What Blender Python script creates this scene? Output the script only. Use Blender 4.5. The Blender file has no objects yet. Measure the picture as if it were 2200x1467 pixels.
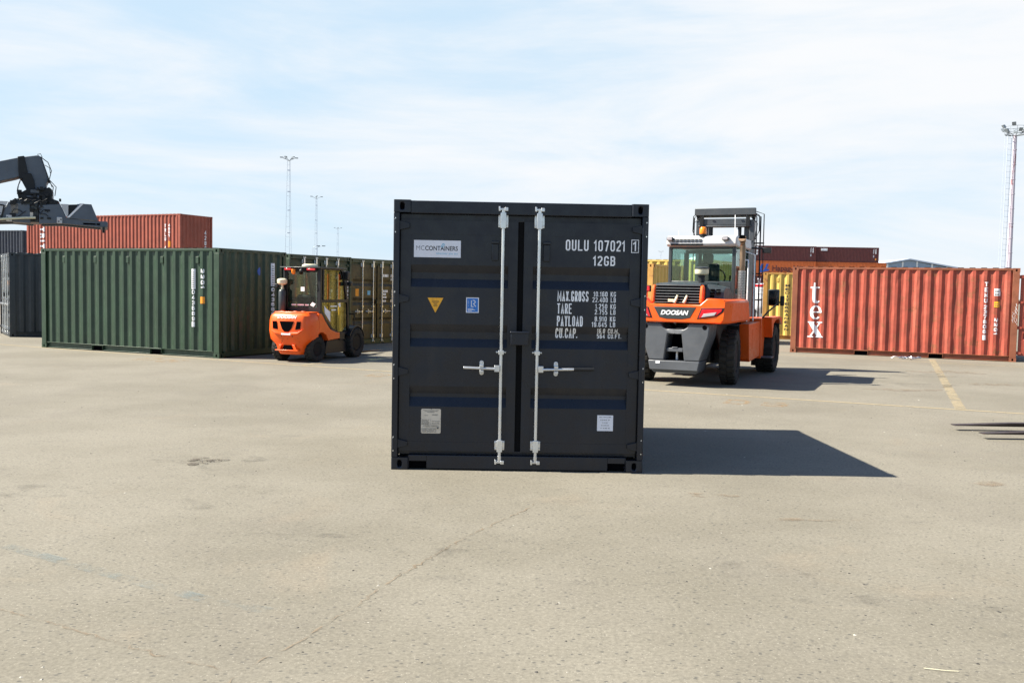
import bpy, bmesh, math, random
from mathutils import Vector, Matrix
R = math.radians
random.seed(7)
C = bpy.context.scene.collection
SC = bpy.context.scene

# ------------------------------------------------------------------ camera
cam_d = bpy.data.cameras.new('camera'); cam = bpy.data.objects.new('camera', cam_d); C.objects.link(cam)
SC.camera = cam
cam_d.sensor_width = 36; cam_d.lens = 36*1973/2200; cam_d.clip_start = .1; cam_d.clip_end = 5000
PITCH, ROLL, CAMH = .0570, .0185, 1.761
_fw = Vector((0, math.cos(PITCH), -math.sin(PITCH))); _up = Vector((0, math.sin(PITCH), math.cos(PITCH))); _rt = Vector((1, 0, 0))
_cr, _sr = math.cos(ROLL), math.sin(ROLL)
_r2 = _rt*_cr + _up*_sr; _u2 = _up*_cr - _rt*_sr
M = Matrix((_r2, _u2, -_fw)).transposed().to_4x4(); M.translation = Vector((0, 0, CAMH)); cam.matrix_world = M

# ------------------------------------------------------------------ light
SUN_EL, SUN_STR, SKY_STR, EXPO = 46.0, 5.0, .069, 1.42
sun_travel = Vector((2.506, .03, -2.591)).normalized()
sd = bpy.data.lights.new('sun', 'SUN'); sd.energy = SUN_STR; sd.angle = R(.5); sd.color = (1, .935, .80)
so = bpy.data.objects.new('sun', sd); C.objects.link(so); so.rotation_euler = sun_travel.to_track_quat('-Z', 'Y').to_euler(); so.location = (-20, 0, 25)
W = bpy.data.worlds.new('World'); SC.world = W; W.use_nodes = True
wn = W.node_tree; wn.nodes.clear()
def wnode(t, **k):
    n = wn.nodes.new(t)
    for a, b in k.items(): setattr(n, a, b)
    return n
sky = wnode('ShaderNodeTexSky', sky_type='NISHITA', sun_disc=False, sun_elevation=R(SUN_EL), sun_rotation=R(-90), air_density=1.0, dust_density=.6, ozone_density=3.0, altitude=0)
tc = wnode('ShaderNodeTexCoord')
sep = wnode('ShaderNodeSeparateXYZ'); wn.links.new(tc.outputs['Generated'], sep.inputs[0])
def wmath(op, a, b=None, c=None, clamp=False):
    n = wnode('ShaderNodeMath', operation=op, use_clamp=clamp)
    for i, v in enumerate((a, b, c)):
        if v is None: continue
        if isinstance(v, (int, float)): n.inputs[i].default_value = v
        else: wn.links.new(v, n.inputs[i])
    return n.outputs[0]
mp = wnode('ShaderNodeMapping'); wn.links.new(tc.outputs['Generated'], mp.inputs[0]); mp.inputs['Rotation'].default_value = (0, R(-9), 0); mp.inputs['Scale'].default_value = (1.5, 1.5, 8.0); mp.inputs['Location'].default_value = (.35, .2, .13)
nz = wnode('ShaderNodeTexNoise'); nz.inputs['Scale'].default_value = 1.5; nz.inputs['Detail'].default_value = 8; nz.inputs['Roughness'].default_value = .60; nz.inputs['Distortion'].default_value = .35
wn.links.new(mp.outputs[0], nz.inputs['Vector'])
# a bank of thin cirrus low in the sky ahead (+y); faded out of view overhead and behind to keep shadow fill dark and blue
bias = wmath('MULTIPLY_ADD', sep.outputs[0], .20, .09)
cl = wmath('ADD', nz.outputs['Fac'], bias)
mr = wnode('ShaderNodeMapRange', interpolation_type='SMOOTHSTEP'); wn.links.new(cl, mr.inputs[0])
for i, v in enumerate((.36, .78, 0, 1)): mr.inputs[i+1].default_value = v
ef = wnode('ShaderNodeMapRange', interpolation_type='SMOOTHSTEP'); wn.links.new(sep.outputs[2], ef.inputs[0])
for i, v in enumerate((.30, .39, 1, 0)): ef.inputs[i+1].default_value = v
yf = wnode('ShaderNodeMapRange', interpolation_type='SMOOTHSTEP'); wn.links.new(sep.outputs[1], yf.inputs[0])
for i, v in enumerate((-.05, .50, .06, 1)): yf.inputs[i+1].default_value = v
bank = wmath('MULTIPLY', ef.outputs[0], yf.outputs[0])
K = 1/(SKY_STR*2**EXPO)
def wmix(f, a, col):
    mx = wnode('ShaderNodeMix', data_type='RGBA'); wn.links.new(f, mx.inputs[0]); wn.links.new(a, mx.inputs[6]); mx.inputs[7].default_value = col; return mx.outputs[2]
veil = wmix(wmath('MULTIPLY', bank, .90), sky.outputs[0], (.66*K, .84*K, .99*K, 1))
clouds = wmix(wmath('MULTIPLY', bank, mr.outputs[0]), veil, (.955*K, .975*K, 1.0*K, 1))
bg = wnode('ShaderNodeBackground'); wn.links.new(clouds, bg.inputs[0]); bg.inputs[1].default_value = SKY_STR
wo = wnode('ShaderNodeOutputWorld'); wn.links.new(bg.outputs[0], wo.inputs[0])
SC.view_settings.view_transform = 'Standard'; SC.view_settings.look = 'None'; SC.view_settings.gamma = 1; SC.view_settings.exposure = EXPO
SC.render.engine = 'CYCLES'

# ------------------------------------------------------------------ materials
def lin(r, g, b): return tuple(((c/255)/12.92 if c <= 10 else (((c/255)+.055)/1.055)**2.4) for c in (r, g, b)) + (1,)
class NT:
    def __init__(s, name):
        s.m = bpy.data.materials.new(name); s.m.use_nodes = True; s.t = s.m.node_tree; s.t.nodes.clear()
        s.out = s.t.nodes.new('ShaderNodeOutputMaterial'); s.b = s.t.nodes.new('ShaderNodeBsdfPrincipled'); s.t.links.new(s.b.outputs[0], s.out.inputs[0])
        s.co = s.t.nodes.new('ShaderNodeTexCoord').outputs['Object']
    def L(s, a, b): s.t.links.new(a, b)
    def noise(s, scale, detail=4, rough=.55, dist=0, mapping=None, vec=None):
        n = s.t.nodes.new('ShaderNodeTexNoise'); n.inputs['Scale'].default_value = scale; n.inputs['Detail'].default_value = detail; n.inputs['Roughness'].default_value = rough; n.inputs['Distortion'].default_value = dist
        v = vec or s.co
        if mapping:
            mm = s.t.nodes.new('ShaderNodeMapping'); mm.inputs['Scale'].default_value = mapping; s.L(v, mm.inputs[0]); v = mm.outputs[0]
        s.L(v, n.inputs['Vector']); return n.outputs['Fac']
    def ramp(s, v, lo, hi, a=0., b=1.):
        n = s.t.nodes.new('ShaderNodeMapRange'); n.interpolation_type = 'SMOOTHSTEP'; s.L(v, n.inputs[0])
        for i, x in enumerate((lo, hi, a, b)): n.inputs[i+1].default_value = x
        return n.outputs[0]
    def math(s, op, a, b):
        n = s.t.nodes.new('ShaderNodeMath'); n.operation = op
        for i, v in enumerate((a, b)):
            if isinstance(v, (int, float)): n.inputs[i].default_value = v
            else: s.L(v, n.inputs[i])
        return n.outputs[0]
    def mix(s, f, a, b, mode='MIX'):
        n = s.t.nodes.new('ShaderNodeMix'); n.data_type = 'RGBA'; n.blend_type = mode
        if isinstance(f, (int, float)): n.inputs[0].default_value = f
        else: s.L(f, n.inputs[0])
        for i, v in ((6, a), (7, b)):
            if isinstance(v, tuple): n.inputs[i].default_value = v if len(v) == 4 else v + (1,)
            else: s.L(v, n.inputs[i])
        return n.outputs[2]
    def bump(s, v, strength=.3, dist=.01):
        n = s.t.nodes.new('ShaderNodeBump'); n.inputs['Strength'].default_value = strength; n.inputs['Distance'].default_value = dist; s.L(v, n.inputs['Height']); s.L(n.outputs[0], s.b.inputs['Normal'])
def sc4(c, k): return (min(1, c[0]*k), min(1, c[1]*k), min(1, c[2]*k), 1)
RUST = (.16, .046, .019, 1)
def paint(name, col, rough=.42, var=.16, dirt=.25, rust=0., metal=0., dirtcol=(.20, .17, .13, 1), bump=.12, spec=.5, streak=.2):
    n = NT(name)
    base = n.mix(n.ramp(n.noise(1.7, 5), .3, .7), sc4(col, 1-var), sc4(col, 1+var*.7))
    if streak: base = n.mix(n.math('MULTIPLY', n.ramp(n.noise(4.5, 5, .6, mapping=(1, 1, .09)), .52, .78), streak), base, dirtcol)
    if dirt: base = n.mix(n.math('MULTIPLY', n.ramp(n.noise(6, 8, .68), .5, .8), dirt), base, dirtcol)
    if rust:
        f = n.ramp(n.math('ADD', n.math('MULTIPLY', n.noise(3.1, 9, .7), .75), n.math('MULTIPLY', n.noise(19, 5, .7), .25)), .62-rust*.16, .70-rust*.12)
        base = n.mix(f, base, n.mix(n.noise(30, 4), RUST, (.27, .090, .038, 1)))
    n.L(base, n.b.inputs['Base Color']); n.b.inputs['Metallic'].default_value = metal
    n.L(n.ramp(n.noise(9, 5), .3, .75, rough-.07, rough+.16), n.b.inputs['Roughness'])
    n.b.inputs['Specular IOR Level'].default_value = spec
    if bump: n.bump(n.noise(7, 5, .5), bump, .012)
    return n.m
def plain(name, col, rough=.5, metal=0., var=.08, emit=0, spec=.5):
    n = NT(name)
    n.L(n.mix(n.ramp(n.noise(14, 4), .3, .7), sc4(col, 1-var), sc4(col, 1+var)), n.b.inputs['Base Color'])
    n.b.inputs['Roughness'].default_value = rough; n.b.inputs['Metallic'].default_value = metal; n.b.inputs['Specular IOR Level'].default_value = spec
    return n.m
def glass(name, tint=(.8, .95, .9, 1), refl=.08, rough=.02, fres=.6):
    n = NT(name); n.t.nodes.remove(n.b)
    tr = n.t.nodes.new('ShaderNodeBsdfTransparent'); tr.inputs[0].default_value = tint
    gl = n.t.nodes.new('ShaderNodeBsdfGlossy'); gl.inputs['Roughness'].default_value = rough
    lw = n.t.nodes.new('ShaderNodeLayerWeight'); lw.inputs['Blend'].default_value = .25
    a = n.math('ADD', n.math('MULTIPLY', lw.outputs['Fresnel'], fres), refl)
    ms = n.t.nodes.new('ShaderNodeMixShader'); n.L(a, ms.inputs[0]); n.L(tr.outputs[0], ms.inputs[1]); n.L(gl.outputs[0], ms.inputs[2]); n.L(ms.outputs[0], n.out.inputs[0])
    return n.m
def worn(name, col, lo=.40, hi=.58, maxa=.85, scale=5):
    """paint on asphalt with patches worn away"""
    n = NT(name)
    n.L(n.mix(n.noise(30, 4), sc4(col, .68), sc4(col, .87)), n.b.inputs['Base Color']); n.b.inputs['Roughness'].default_value = .8
    tr = n.t.nodes.new('ShaderNodeBsdfTransparent'); ms = n.t.nodes.new('ShaderNodeMixShader')
    f = n.math('MULTIPLY', n.ramp(n.noise(scale, 8, .7), lo, hi), n.ramp(n.noise(60, 5, .7), .33, .5, .35, 1)); f = n.math('MULTIPLY', f, maxa)
    n.L(f, ms.inputs[0]); n.L(tr.outputs[0], ms.inputs[1]); n.L(n.b.outputs[0], ms.inputs[2]); n.L(ms.outputs[0], n.out.inputs[0])
    return n.m

MT = {}
MT['black'] = paint('charcoal container paint', (.0105, .0135, .0220, 1), .30, .10, .02, 0, streak=.03, bump=.05, spec=.40)
MT['grey'] = paint('slate container paint', (.028, .035, .042, 1), .45, .12, .08, 0, streak=.08)
MT['green'] = paint('dark green container paint', (.021, .047, .025, 1), .45, .15, .12, 0, streak=.14, dirtcol=(.10, .12, .08, 1))
MT['greendark'] = paint('olive green container paint', (.030, .050, .026, 1), .45, .15, .10, 0, streak=.1)
MT['brown'] = paint('olive brown container paint', (.052, .040, .016, 1), .48, .15, .18, 0, streak=.15)
MT['red'] = paint('faded red container paint', (.335, .062, .036, 1), .55, .24, .16, .62, streak=.30, dirtcol=(.40, .19, .12, 1), bump=.35)
MT['redframe'] = paint('rusty red frame paint', (.24, .075, .036, 1), .62, .25, .25, .95, streak=.2, dirtcol=(.30, .16, .10, 1), bump=.35)
MT['red2'] = paint('brick red container paint', (.29, .064, .036, 1), .55, .14, .12, .05, streak=.18, dirtcol=(.36, .16, .10, 1))
MT['maroon'] = paint('maroon container paint', (.115, .022, .020, 1), .5, .14, .10, .05, streak=.1)
MT['orangebox'] = paint('orange container paint', (.62, .135, .025, 1), .5, .08, .06, 0, streak=.08)
MT['yellow'] = paint('yellow container paint', (.62, .43, .10, 1), .5, .12, .15, .12, streak=.2, dirtcol=(.30, .20, .07, 1))
MT['yellowrust'] = paint('rusty yellow frame paint', (.46, .24, .055, 1), .6, .2, .25, .65, streak=.3, dirtcol=(.25, .12, .05, 1))
MT['navy'] = paint('navy container paint', (.017, .022, .038, 1), .5, .12, .1, 0)
MT['gal'] = paint('galvanised steel', (.70, .71, .72, 1), .27, .12, .05, 0, metal=.75, streak=.04, bump=.04)
MT['dark'] = plain('black steel', (.010, .011, .013, 1), .5, spec=.35)
MT['hole'] = plain('painted recess shade', (.004, .004, .005, 1), .9, spec=0)  # near-black colour stands in for the shade inside openings
MT['rubber'] = paint('tyre rubber', (.030, .029, .027, 1), .85, .25, .55, 0, dirtcol=(.085, .075, .06, 1), streak=0, bump=.25, spec=.2)
MT['rim'] = plain('wheel rim', (.010, .010, .011, 1), .7, spec=.2)
MT['orange'] = paint('orange machine paint', (.80, .105, .008, 1), .34, .07, .06, 0, dirtcol=(.30, .10, .04, 1), streak=.05, bump=.03)
MT['cwgrey'] = paint('counterweight grey paint', (.085, .092, .105, 1), .45, .12, .2, 0, dirtcol=(.16, .15, .14, 1), streak=.1)
MT['hood'] = paint('dark grey plastic', (.035, .043, .047, 1), .36, .1, .12, 0, streak=.05)
MT['cabgrey'] = paint('pale grey roof paint', (.52, .52, .52, 1), .4, .05, .1, 0, streak=.1)
MT['mast'] = paint('grey mast paint', (.046, .053, .062, 1), .42, .1, .10, 0, streak=.08)
MT['crane'] = paint('blue grey crane paint', (.092, .112, .140, 1), .5, .12, .14, 0, streak=.14, dirtcol=(.12, .11, .10, 1))
MT['white'] = plain('white lettering', (.78, .78, .80, 1), .55, var=.05)
MT['whitedull'] = plain('grey white lettering', (.86, .87, .90, 1), .55, var=.12)
MT['cream'] = plain('cream plastic', (.66, .62, .44, 1), .45)
MT['ink'] = plain('dark ink', (.015, .016, .02, 1), .6)
MT['inkgrey'] = plain('grey ink', (.09, .085, .08, 1), .6)
MT['amber'] = plain('amber lens', (.85, .22, .01, 1), .2)
MT['redlens'] = plain('red lens', (.55, .02, .03, 1), .18)
MT['whitelens'] = plain('clear lens', (.42, .39, .41, 1), .25)
MT['stickerwhite'] = plain('white sticker', (.70, .71, .78, 1), .4, var=.03)
MT['stickerblue'] = plain('blue sticker', (.018, .15, .50, 1), .4)
MT['skyblue'] = plain('light blue print', (.12, .42, .62, 1), .4)
MT['stickeryellow'] = plain('amber yellow sticker', (.84, .40, .02, 1), .4)
MT['stickerorange'] = plain('orange sticker', (.85, .30, .02, 1), .4)
MT['logoblue'] = plain('deep blue paint', (.02, .10, .45, 1), .5)
MT['steelplate'] = plain('aluminium plate', (.62, .55, .46, 1), .5, metal=.15)
MT['gasket'] = plain('rubber gasket', (.006, .006, .007, 1), .8, spec=.15)
MT['glass'] = glass('tinted cab glass', (.80, .93, .90, 1), .04)
MT['glassclear'] = glass('cab window glass', (.66, .72, .70, 1), .04, fres=.16)
MT['slat'] = plain('highlight grey grille slat', (.16, .17, .18, 1), .35)  # lighter grey stands in for highlights along the slats
MT['mirror'] = plain('dark mirror glass', (.12, .14, .15, 1), .08, metal=1)
MT['guardsteel'] = plain('heat shield steel', (.40, .38, .37, 1), .35, metal=.8)
MT['chrome'] = plain('polished steel', (.6, .6, .62, 1), .18, metal=1)
MT['exhaust'] = paint('heat stained steel', (.30, .20, .13, 1), .35, .5, .2, .3, metal=.7, streak=0)
MT['forksteel'] = paint('worn fork steel', (.045, .032, .028, 1), .42, .3, .3, .15, metal=.5, streak=0)
MT['shed'] = paint('blue grey cladding', (.26, .33, .42, 1), .6, .06, .05, 0, streak=.05)
MT['shedtrim'] = plain('white trim', (.72, .72, .70, 1), .5)
MT['galvhaze'] = plain('haze tinted galvanised mast', (.50, .56, .66, 1), .5)  # pale blue tint puts distance haze into the colour
MT['lampgrey'] = plain('lamp housing', (.22, .25, .28, 1), .4)

# ------------------------------------------------------------------ mesh helpers
class MB:
    def __init__(s): s.v = []; s.f = []; s.mi = []; s.m = 0
    def poly(s, pts, m=None):
        b = len(s.v); s.v += [tuple(p) for p in pts]; s.f.append(tuple(range(b, b+len(pts)))); s.mi.append(s.m if m is None else m)
    def mesh(s, vs, fs, m=None):
        b = len(s.v); s.v += [tuple(p) for p in vs]
        for f in fs: s.f.append(tuple(b+i for i in f)); s.mi.append(s.m if m is None else m)
    def box(s, x0, x1, y0, y1, z0, z1, m=None):
        v = [(x, y, z) for z in (z0, z1) for y in (y0, y1) for x in (x0, x1)]
        s.mesh(v, [(0, 2, 3, 1), (4, 5, 7, 6), (0, 1, 5, 4), (2, 6, 7, 3), (0, 4, 6, 2), (1, 3, 7, 5)], m)
    def prism(s, pts, axis, a, b, m=None, tb=None):
        """polygon (counter-clockwise not required) extruded along an axis; tb optionally moves/tapers the far polygon"""
        q = tb or pts; n = len(pts)
        def P(p, t): return {'x': (t, p[0], p[1]), 'y': (p[0], t, p[1]), 'z': (p[0], p[1], t)}[axis]
        s.mesh([P(p, a) for p in pts]+[P(p, b) for p in q], [tuple(range(n-1, -1, -1)), tuple(range(n, 2*n))]+[(i, (i+1) % n, n+(i+1) % n, n+i) for i in range(n)], m)
    def tube(s, pts, r, n=8, m=None, cap=True):
        pts = [Vector(p) for p in pts]; rings = []; prev = None
        for i, p in enumerate(pts):
            t = (pts[min(i+1, len(pts)-1)]-pts[max(i-1, 0)]).normalized()
            a = prev or Vector((0, 0, 1)); 
            if abs(t.dot(a)) > .95: a = Vector((1, 0, 0)) if abs(t.x) < .9 else Vector((0, 1, 0))
            u = t.cross(a).normalized(); w = t.cross(u); prev = None
            rr = r[i] if isinstance(r, (list, tuple)) else r
            rings.append([p+(u*math.cos(2*math.pi*k/n)+w*math.sin(2*math.pi*k/n))*rr for k in range(n)])
        vs = [v for q in rings for v in q]; fs = []
        for i in range(len(rings)-1):
            for k in range(n): fs.append((i*n+k, i*n+(k+1) % n, (i+1)*n+(k+1) % n, (i+1)*n+k))
        if cap: fs += [tuple(range(n-1, -1, -1)), tuple(range((len(rings)-1)*n, len(rings)*n))]
        s.mesh(vs, fs, m)
    def lathe(s, prof, c, axis='z', n=24, m=None):
        """prof: list of (r, h) along the axis"""
        vs = []; fs = []
        for r, h in prof:
            for k in range(n):
                a = 2*math.pi*k/n; p, q = r*math.cos(a), r*math.sin(a)
                vs.append({'z': (c[0]+p, c[1]+q, c[2]+h), 'x': (c[0]+h, c[1]+p, c[2]+q), 'y': (c[0]+p, c[1]+h, c[2]+q)}[axis])
        for i in range(len(prof)-1):
            for k in range(n): fs.append((i*n+k, i*n+(k+1) % n, (i+1)*n+(k+1) % n, (i+1)*n+k))
        if prof[0][0] > 1e-4: fs.append(tuple(range(n-1, -1, -1)))
        if prof[-1][0] > 1e-4: fs.append(tuple(range((len(prof)-1)*n, len(prof)*n)))
        s.mesh(vs, fs, m)
def mkmesh(name, mb, mats, smooth=35):
    me = bpy.data.meshes.new(name); me.from_pydata(mb.v, [], mb.f)
    mats = mats if isinstance(mats, (list, tuple)) else [mats]
    for m in mats: me.materials.append(MT[m] if isinstance(m, str) else m)
    me.polygons.foreach_set('material_index', mb.mi)
    bm = bmesh.new(); bm.from_mesh(me); bmesh.ops.remove_doubles(bm, verts=bm.verts, dist=1e-5); bmesh.ops.recalc_face_normals(bm, faces=bm.faces); bm.to_mesh(me); bm.free()
    if smooth:
        me.polygons.foreach_set('use_smooth', [True]*len(me.polygons)); me.set_sharp_from_angle(angle=R(smooth))
    me.update(); return me
def link(name, me, parent=None, bevel=0, seg=2):
    o = bpy.data.objects.new(name, me); C.objects.link(o)
    if parent: o.parent = parent
    if bevel:
        b = o.modifiers.new('bevel', 'BEVEL'); b.width = bevel; b.segments = seg; b.limit_method = 'ANGLE'; b.angle_limit = R(40); b.harden_normals = False
    return o
def obj(name, mb, mats, parent=None, bevel=0, smooth=35, label=None):
    o = link(name, mkmesh(name, mb, mats, smooth), parent, bevel)
    if label: o['label'] = label
    return o
def thing(name, label, cat, loc=(0, 0, 0), rz=0., group=None):
    o = bpy.data.objects.new(name, None); C.objects.link(o); o.location = loc; o.rotation_euler = (0, 0, rz); o.empty_display_size = .3
    o['label'] = label; o['category'] = cat
    if group: o['group'] = group
    return o
def struct(name, mb, mats, smooth=0, parent=None):
    o = obj(name, mb, mats, parent, smooth=smooth)
    if not parent: o['kind'] = 'structure'
    return o
def copy_tree(o, parent=None):
    c = o.copy(); C.objects.link(c)
    if parent: c.parent = parent
    for ch in list(o.children): copy_tree(ch, c)
    return c

# ------------------------------------------------------------------ lettering
def _o(c=.26, d=.13): return [(c, 0), (1-c, 0), (1, d), (1, 1-d), (1-c, 1), (c, 1), (0, 1-d), (0, d), (c, 0)]
GL = {
 '0': [_o()], 'O': [_o()], '1': [[(.1, .8), (.6, 1), (.6, 0)]], '2': [[(0, .82), (.05, .95), (.28, 1), (.74, 1), (1, .88), (1, .66), (0, .1), (0, 0), (1, 0)]],
 '3': [[(0, .86), (.26, 1), (.74, 1), (1, .87), (1, .64), (.74, .52), (.35, .52)], [(.74, .52), (1, .40), (1, .13), (.74, 0), (.26, 0), (0, .14)]],
 '4': [[(.78, 0), (.78, 1), (0, .3), (0, .25), (1.02, .25)]], '5': [[(1, 1), (.06, 1), (.04, .57), (.74, .57), (1, .45), (1, .13), (.74, 0), (.26, 0), (0, .13)]],
 '6': [[(1, .85), (.74, 1), (.26, 1), (0, .87), (0, .13), (.26, 0), (.74, 0), (1, .13), (1, .43), (.74, .56), (.02, .56)]], '7': [[(0, 1), (1, 1), (.38, 0)]],
 '8': [[(.26, .52), (0, .64), (0, .87), (.26, 1), (.74, 1), (1, .87), (1, .64), (.74, .52), (.26, .52), (0, .40), (0, .13), (.26, 0), (.74, 0), (1, .13), (1, .40), (.74, .52)]],
 '9': [[(0, .15), (.26, 0), (.74, 0), (1, .13), (1, .87), (.74, 1), (.26, 1), (0, .87), (0, .57), (.26, .44), (.98, .44)]],
 'A': [[(0, 0), (.5, 1), (1, 0)], [(.17, .3), (.83, .3)]], 'B': [[(.72, .53), (0, .53), (0, 1), (.72, 1), (.96, .9), (.96, .63), (.72, .53), (1, .42), (1, .12), (.74, 0), (0, 0), (0, .53)]],
 'C': [[(1, .72), (1, .87), (.74, 1), (.26, 1), (0, .87), (0, .13), (.26, 0), (.74, 0), (1, .13), (1, .28)]], 'D': [[(0, 0), (0, 1), (.68, 1), (1, .85), (1, .15), (.68, 0), (0, 0)]],
 'E': [[(1, 1), (0, 1), (0, 0), (1, 0)], [(0, .52), (.8, .52)]], 'F': [[(1, 1), (0, 1), (0, 0)], [(0, .52), (.8, .52)]],
 'G': [[(1, .78), (1, .87), (.74, 1), (.26, 1), (0, .87), (0, .13), (.26, 0), (.74, 0), (1, .13), (1, .42), (.62, .42)]], 'H': [[(0, 0), (0, 1)], [(1, 0), (1, 1)], [(0, .52), (1, .52)]],
 'I': [[(.5, 0), (.5, 1)]], 'K': [[(0, 0), (0, 1)], [(1, 1), (.05, .42)], [(.3, .57), (1, 0)]], 'L': [[(0, 1), (0, 0), (1, 0)]], 'M': [[(0, 0), (0, 1), (.5, .25), (1, 1), (1, 0)]],
 'N': [[(0, 0), (0, 1), (1, 0), (1, 1)]], 'P': [[(0, 0), (0, 1), (.72, 1), (1, .88), (1, .6), (.72, .48), (0, .48)]], 'R': [[(0, 0), (0, 1), (.72, 1), (1, .88), (1, .62), (.72, .5), (0, .5)], [(.55, .5), (1, 0)]],
 'S': [[(1, .8), (1, .88), (.74, 1), (.26, 1), (0, .88), (0, .66), (.2, .55), (.8, .44), (1, .33), (1, .13), (.74, 0), (.26, 0), (0, .13), (0, .22)]], 'T': [[(0, 1), (1, 1)], [(.5, 1), (.5, 0)]],
 'U': [[(0, 1), (0, .13), (.26, 0), (.74, 0), (1, .13), (1, 1)]], 'V': [[(0, 1), (.5, 0), (1, 1)]], 'X': [[(0, 0), (1, 1)], [(0, 1), (1, 0)]], 'Y': [[(0, 1), (.5, .48), (1, 1)], [(.5, .48), (.5, 0)]],
 '.': [[(.2, 0), (.2, .09)]], ',': [[(.2, .1), (.1, -.08)]], '-': [[(.1, .5), (.9, .5)]],
}
def strip(pts, t, ext=0.):
    """mitred ribbon of half-width t along a 2-D polyline -> list of quads"""
    closed = len(pts) > 2 and (Vector(pts[0])-Vector(pts[-1])).length < 1e-6
    P = [Vector(p) for p in (pts[:-1] if closed else pts)]; n = len(P); L_, R_ = [], []
    for i in range(n):
        a = P[i-1] if (closed or i > 0) else None; b = P[(i+1) % n] if (closed or i < n-1) else None
        d1 = (P[i]-a).normalized() if a is not None else None; d2 = (b-P[i]).normalized() if b is not None else None
        d1 = d1 or d2; d2 = d2 or d1
        n1 = Vector((-d1.y, d1.x)); n2 = Vector((-d2.y, d2.x)); mm = n1+n2
        mm = mm.normalized() if mm.length > 1e-4 else n1
        k = t/max(.45, mm.dot(n1)); p = P[i].copy()
        if a is None: p = p-d2*ext
        elif b is None: p = p+d1*ext
        L_.append(p+mm*k); R_.append(p-mm*k)
    rng = range(n) if closed else range(n-1)
    return [[L_[i], R_[i], R_[(i+1) % n], L_[(i+1) % n]] for i in rng]
class Flat:
    """2-D artwork (u right, v up) later wrapped on to a surface"""
    def __init__(s): s.p = []; s.k = 0
    def layer(s): s.k += 1; return s.k*.00025
    def poly(s, pts, m=0, e=None): s.p.append(([tuple(p)[:2] for p in pts], m, s.layer() if e is None else e))
    def rect(s, u0, u1, v0, v1, m=0): s.poly([(u0, v0), (u1, v0), (u1, v1), (u0, v1)], m)
    def frame(s, u0, u1, v0, v1, t, m=0):
        for q in strip([(u0, v0), (u1, v0), (u1, v1), (u0, v1), (u0, v0)], t): s.poly(q, m, .0002)
    def text(s, tx, u0, u1, v0, v1, t, m=0, gap=.34):
        w = [(.3 if c in '.,' else .55 if c in '1I' else .7 if c == ' ' else 1.45 if c == 'M' else 1.) for c in tx]
        unit = (u1-u0)/(sum(w)+gap*(len(tx)-1)); u = u0
        for c, k in zip(tx, w):
            cw = unit*k; du = cw-2*t if c not in '.,I1' else cw
            for li, pl in enumerate(GL.get(c, [])):
                e = .0003+.00022*li
                for q in strip([(u+t+p[0]*du if c not in '.,I1' else u+p[0]*du, v0+t+p[1]*(v1-v0-2*t)) for p in pl], t, t if c in 'TEFHIKLNMPUYDRA147' else t*.3): s.poly(q, m, e)
            u += cw+unit*gap
    def vtext(s, tx, uc, w, vtop, vbot, t, m=0, gap=.25):
        n = len(tx); h = (vtop-vbot)/(n+gap*(n-1)); v = vtop
        for c in tx:
            if c != ' ': s.text(c, uc-w/2, uc+w/2, v-h, v, t, m)
            v -= h*(1+gap)
    def rtext(s, tx, uc, w, vtop, vbot, t, m=0):
        """text turned to read downwards"""
        f = Flat(); f.text(tx, 0, vtop-vbot, -w/2, w/2, t, m)
        for pts, mm, e in f.p: s.p.append(([(uc+p[1], vtop-p[0]) for p in pts], mm, e))
    def font(s, tx, u0, u1, v0, v1, m=0, off=0., shear=0.):
        cu = bpy.data.curves.new('t', 'FONT'); cu.body = tx; cu.offset = off; cu.shear = shear; cu.resolution_u = 4
        o = bpy.data.objects.new('t', cu); C.objects.link(o); dg = bpy.context.evaluated_depsgraph_get(); me = bpy.data.meshes.new_from_object(o.evaluated_get(dg))
        xs = [v.co.x for v in me.vertices]; ys = [v.co.y for v in me.vertices]; a, b, c, d = min(xs), max(xs), min(ys), max(ys)
        for f in me.polygons:
            s.p.append(([(u0+(me.vertices[i].co.x-a)/(b-a)*(u1-u0), v0+(me.vertices[i].co.y-c)/(d-c)*(v1-v0)) for i in f.vertices], m, .0003))
        bpy.data.objects.remove(o); bpy.data.curves.remove(cu); bpy.data.meshes.remove(me)
    def bars(s, u0, u1, v0, v1, rows, m=0, fill=.45, seed=1):
        rn = random.Random(seed); h = (v1-v0)/rows
        for r in range(rows):
            v = v1-(r+1)*h; u = u0
            while u < u1-.004:
                w = rn.uniform(.2, .55)*(u1-u0); s.rect(u, min(u1, u+w), v, v+h*fill, m); u += w+(u1-u0)*.06
    def build(s, name, mats, parent, fn, ucuts=(), vcuts=(), lift=.003):
        mb = MB()
        for pts, m, e in s.p:
            bm = bmesh.new(); vs = [bm.verts.new((p[0], p[1], 0)) for p in pts]
            try: bm.faces.new(vs)
            except ValueError: bm.free(); continue
            us = [p[0] for p in pts]; ws = [p[1] for p in pts]
            for cuts, k, lo, hi in ((ucuts, 0, min(us), max(us)), (vcuts, 1, min(ws), max(ws))):
                for c in cuts:
                    if lo+1e-5 < c < hi-1e-5:
                        co = [0, 0, 0]; no = [0, 0, 0]; co[k] = c; no[k] = 1
                        bmesh.ops.bisect_plane(bm, geom=bm.verts[:]+bm.edges[:]+bm.faces[:], dist=1e-6, plane_co=co, plane_no=no)
            bm.verts.index_update()
            mb.mesh([fn(v.co.x, v.co.y, lift+e) for v in bm.verts], [[v.index for v in f.verts] for f in bm.faces], m); bm.free()
        me = bpy.data.meshes.new(name); me.from_pydata(mb.v, [], mb.f)
        for q in (mats if isinstance(mats, (list, tuple)) else [mats]): me.materials.append(MT[q])
        me.polygons.foreach_set('material_index', mb.mi); me.update()
        return link(name, me, parent)

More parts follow.
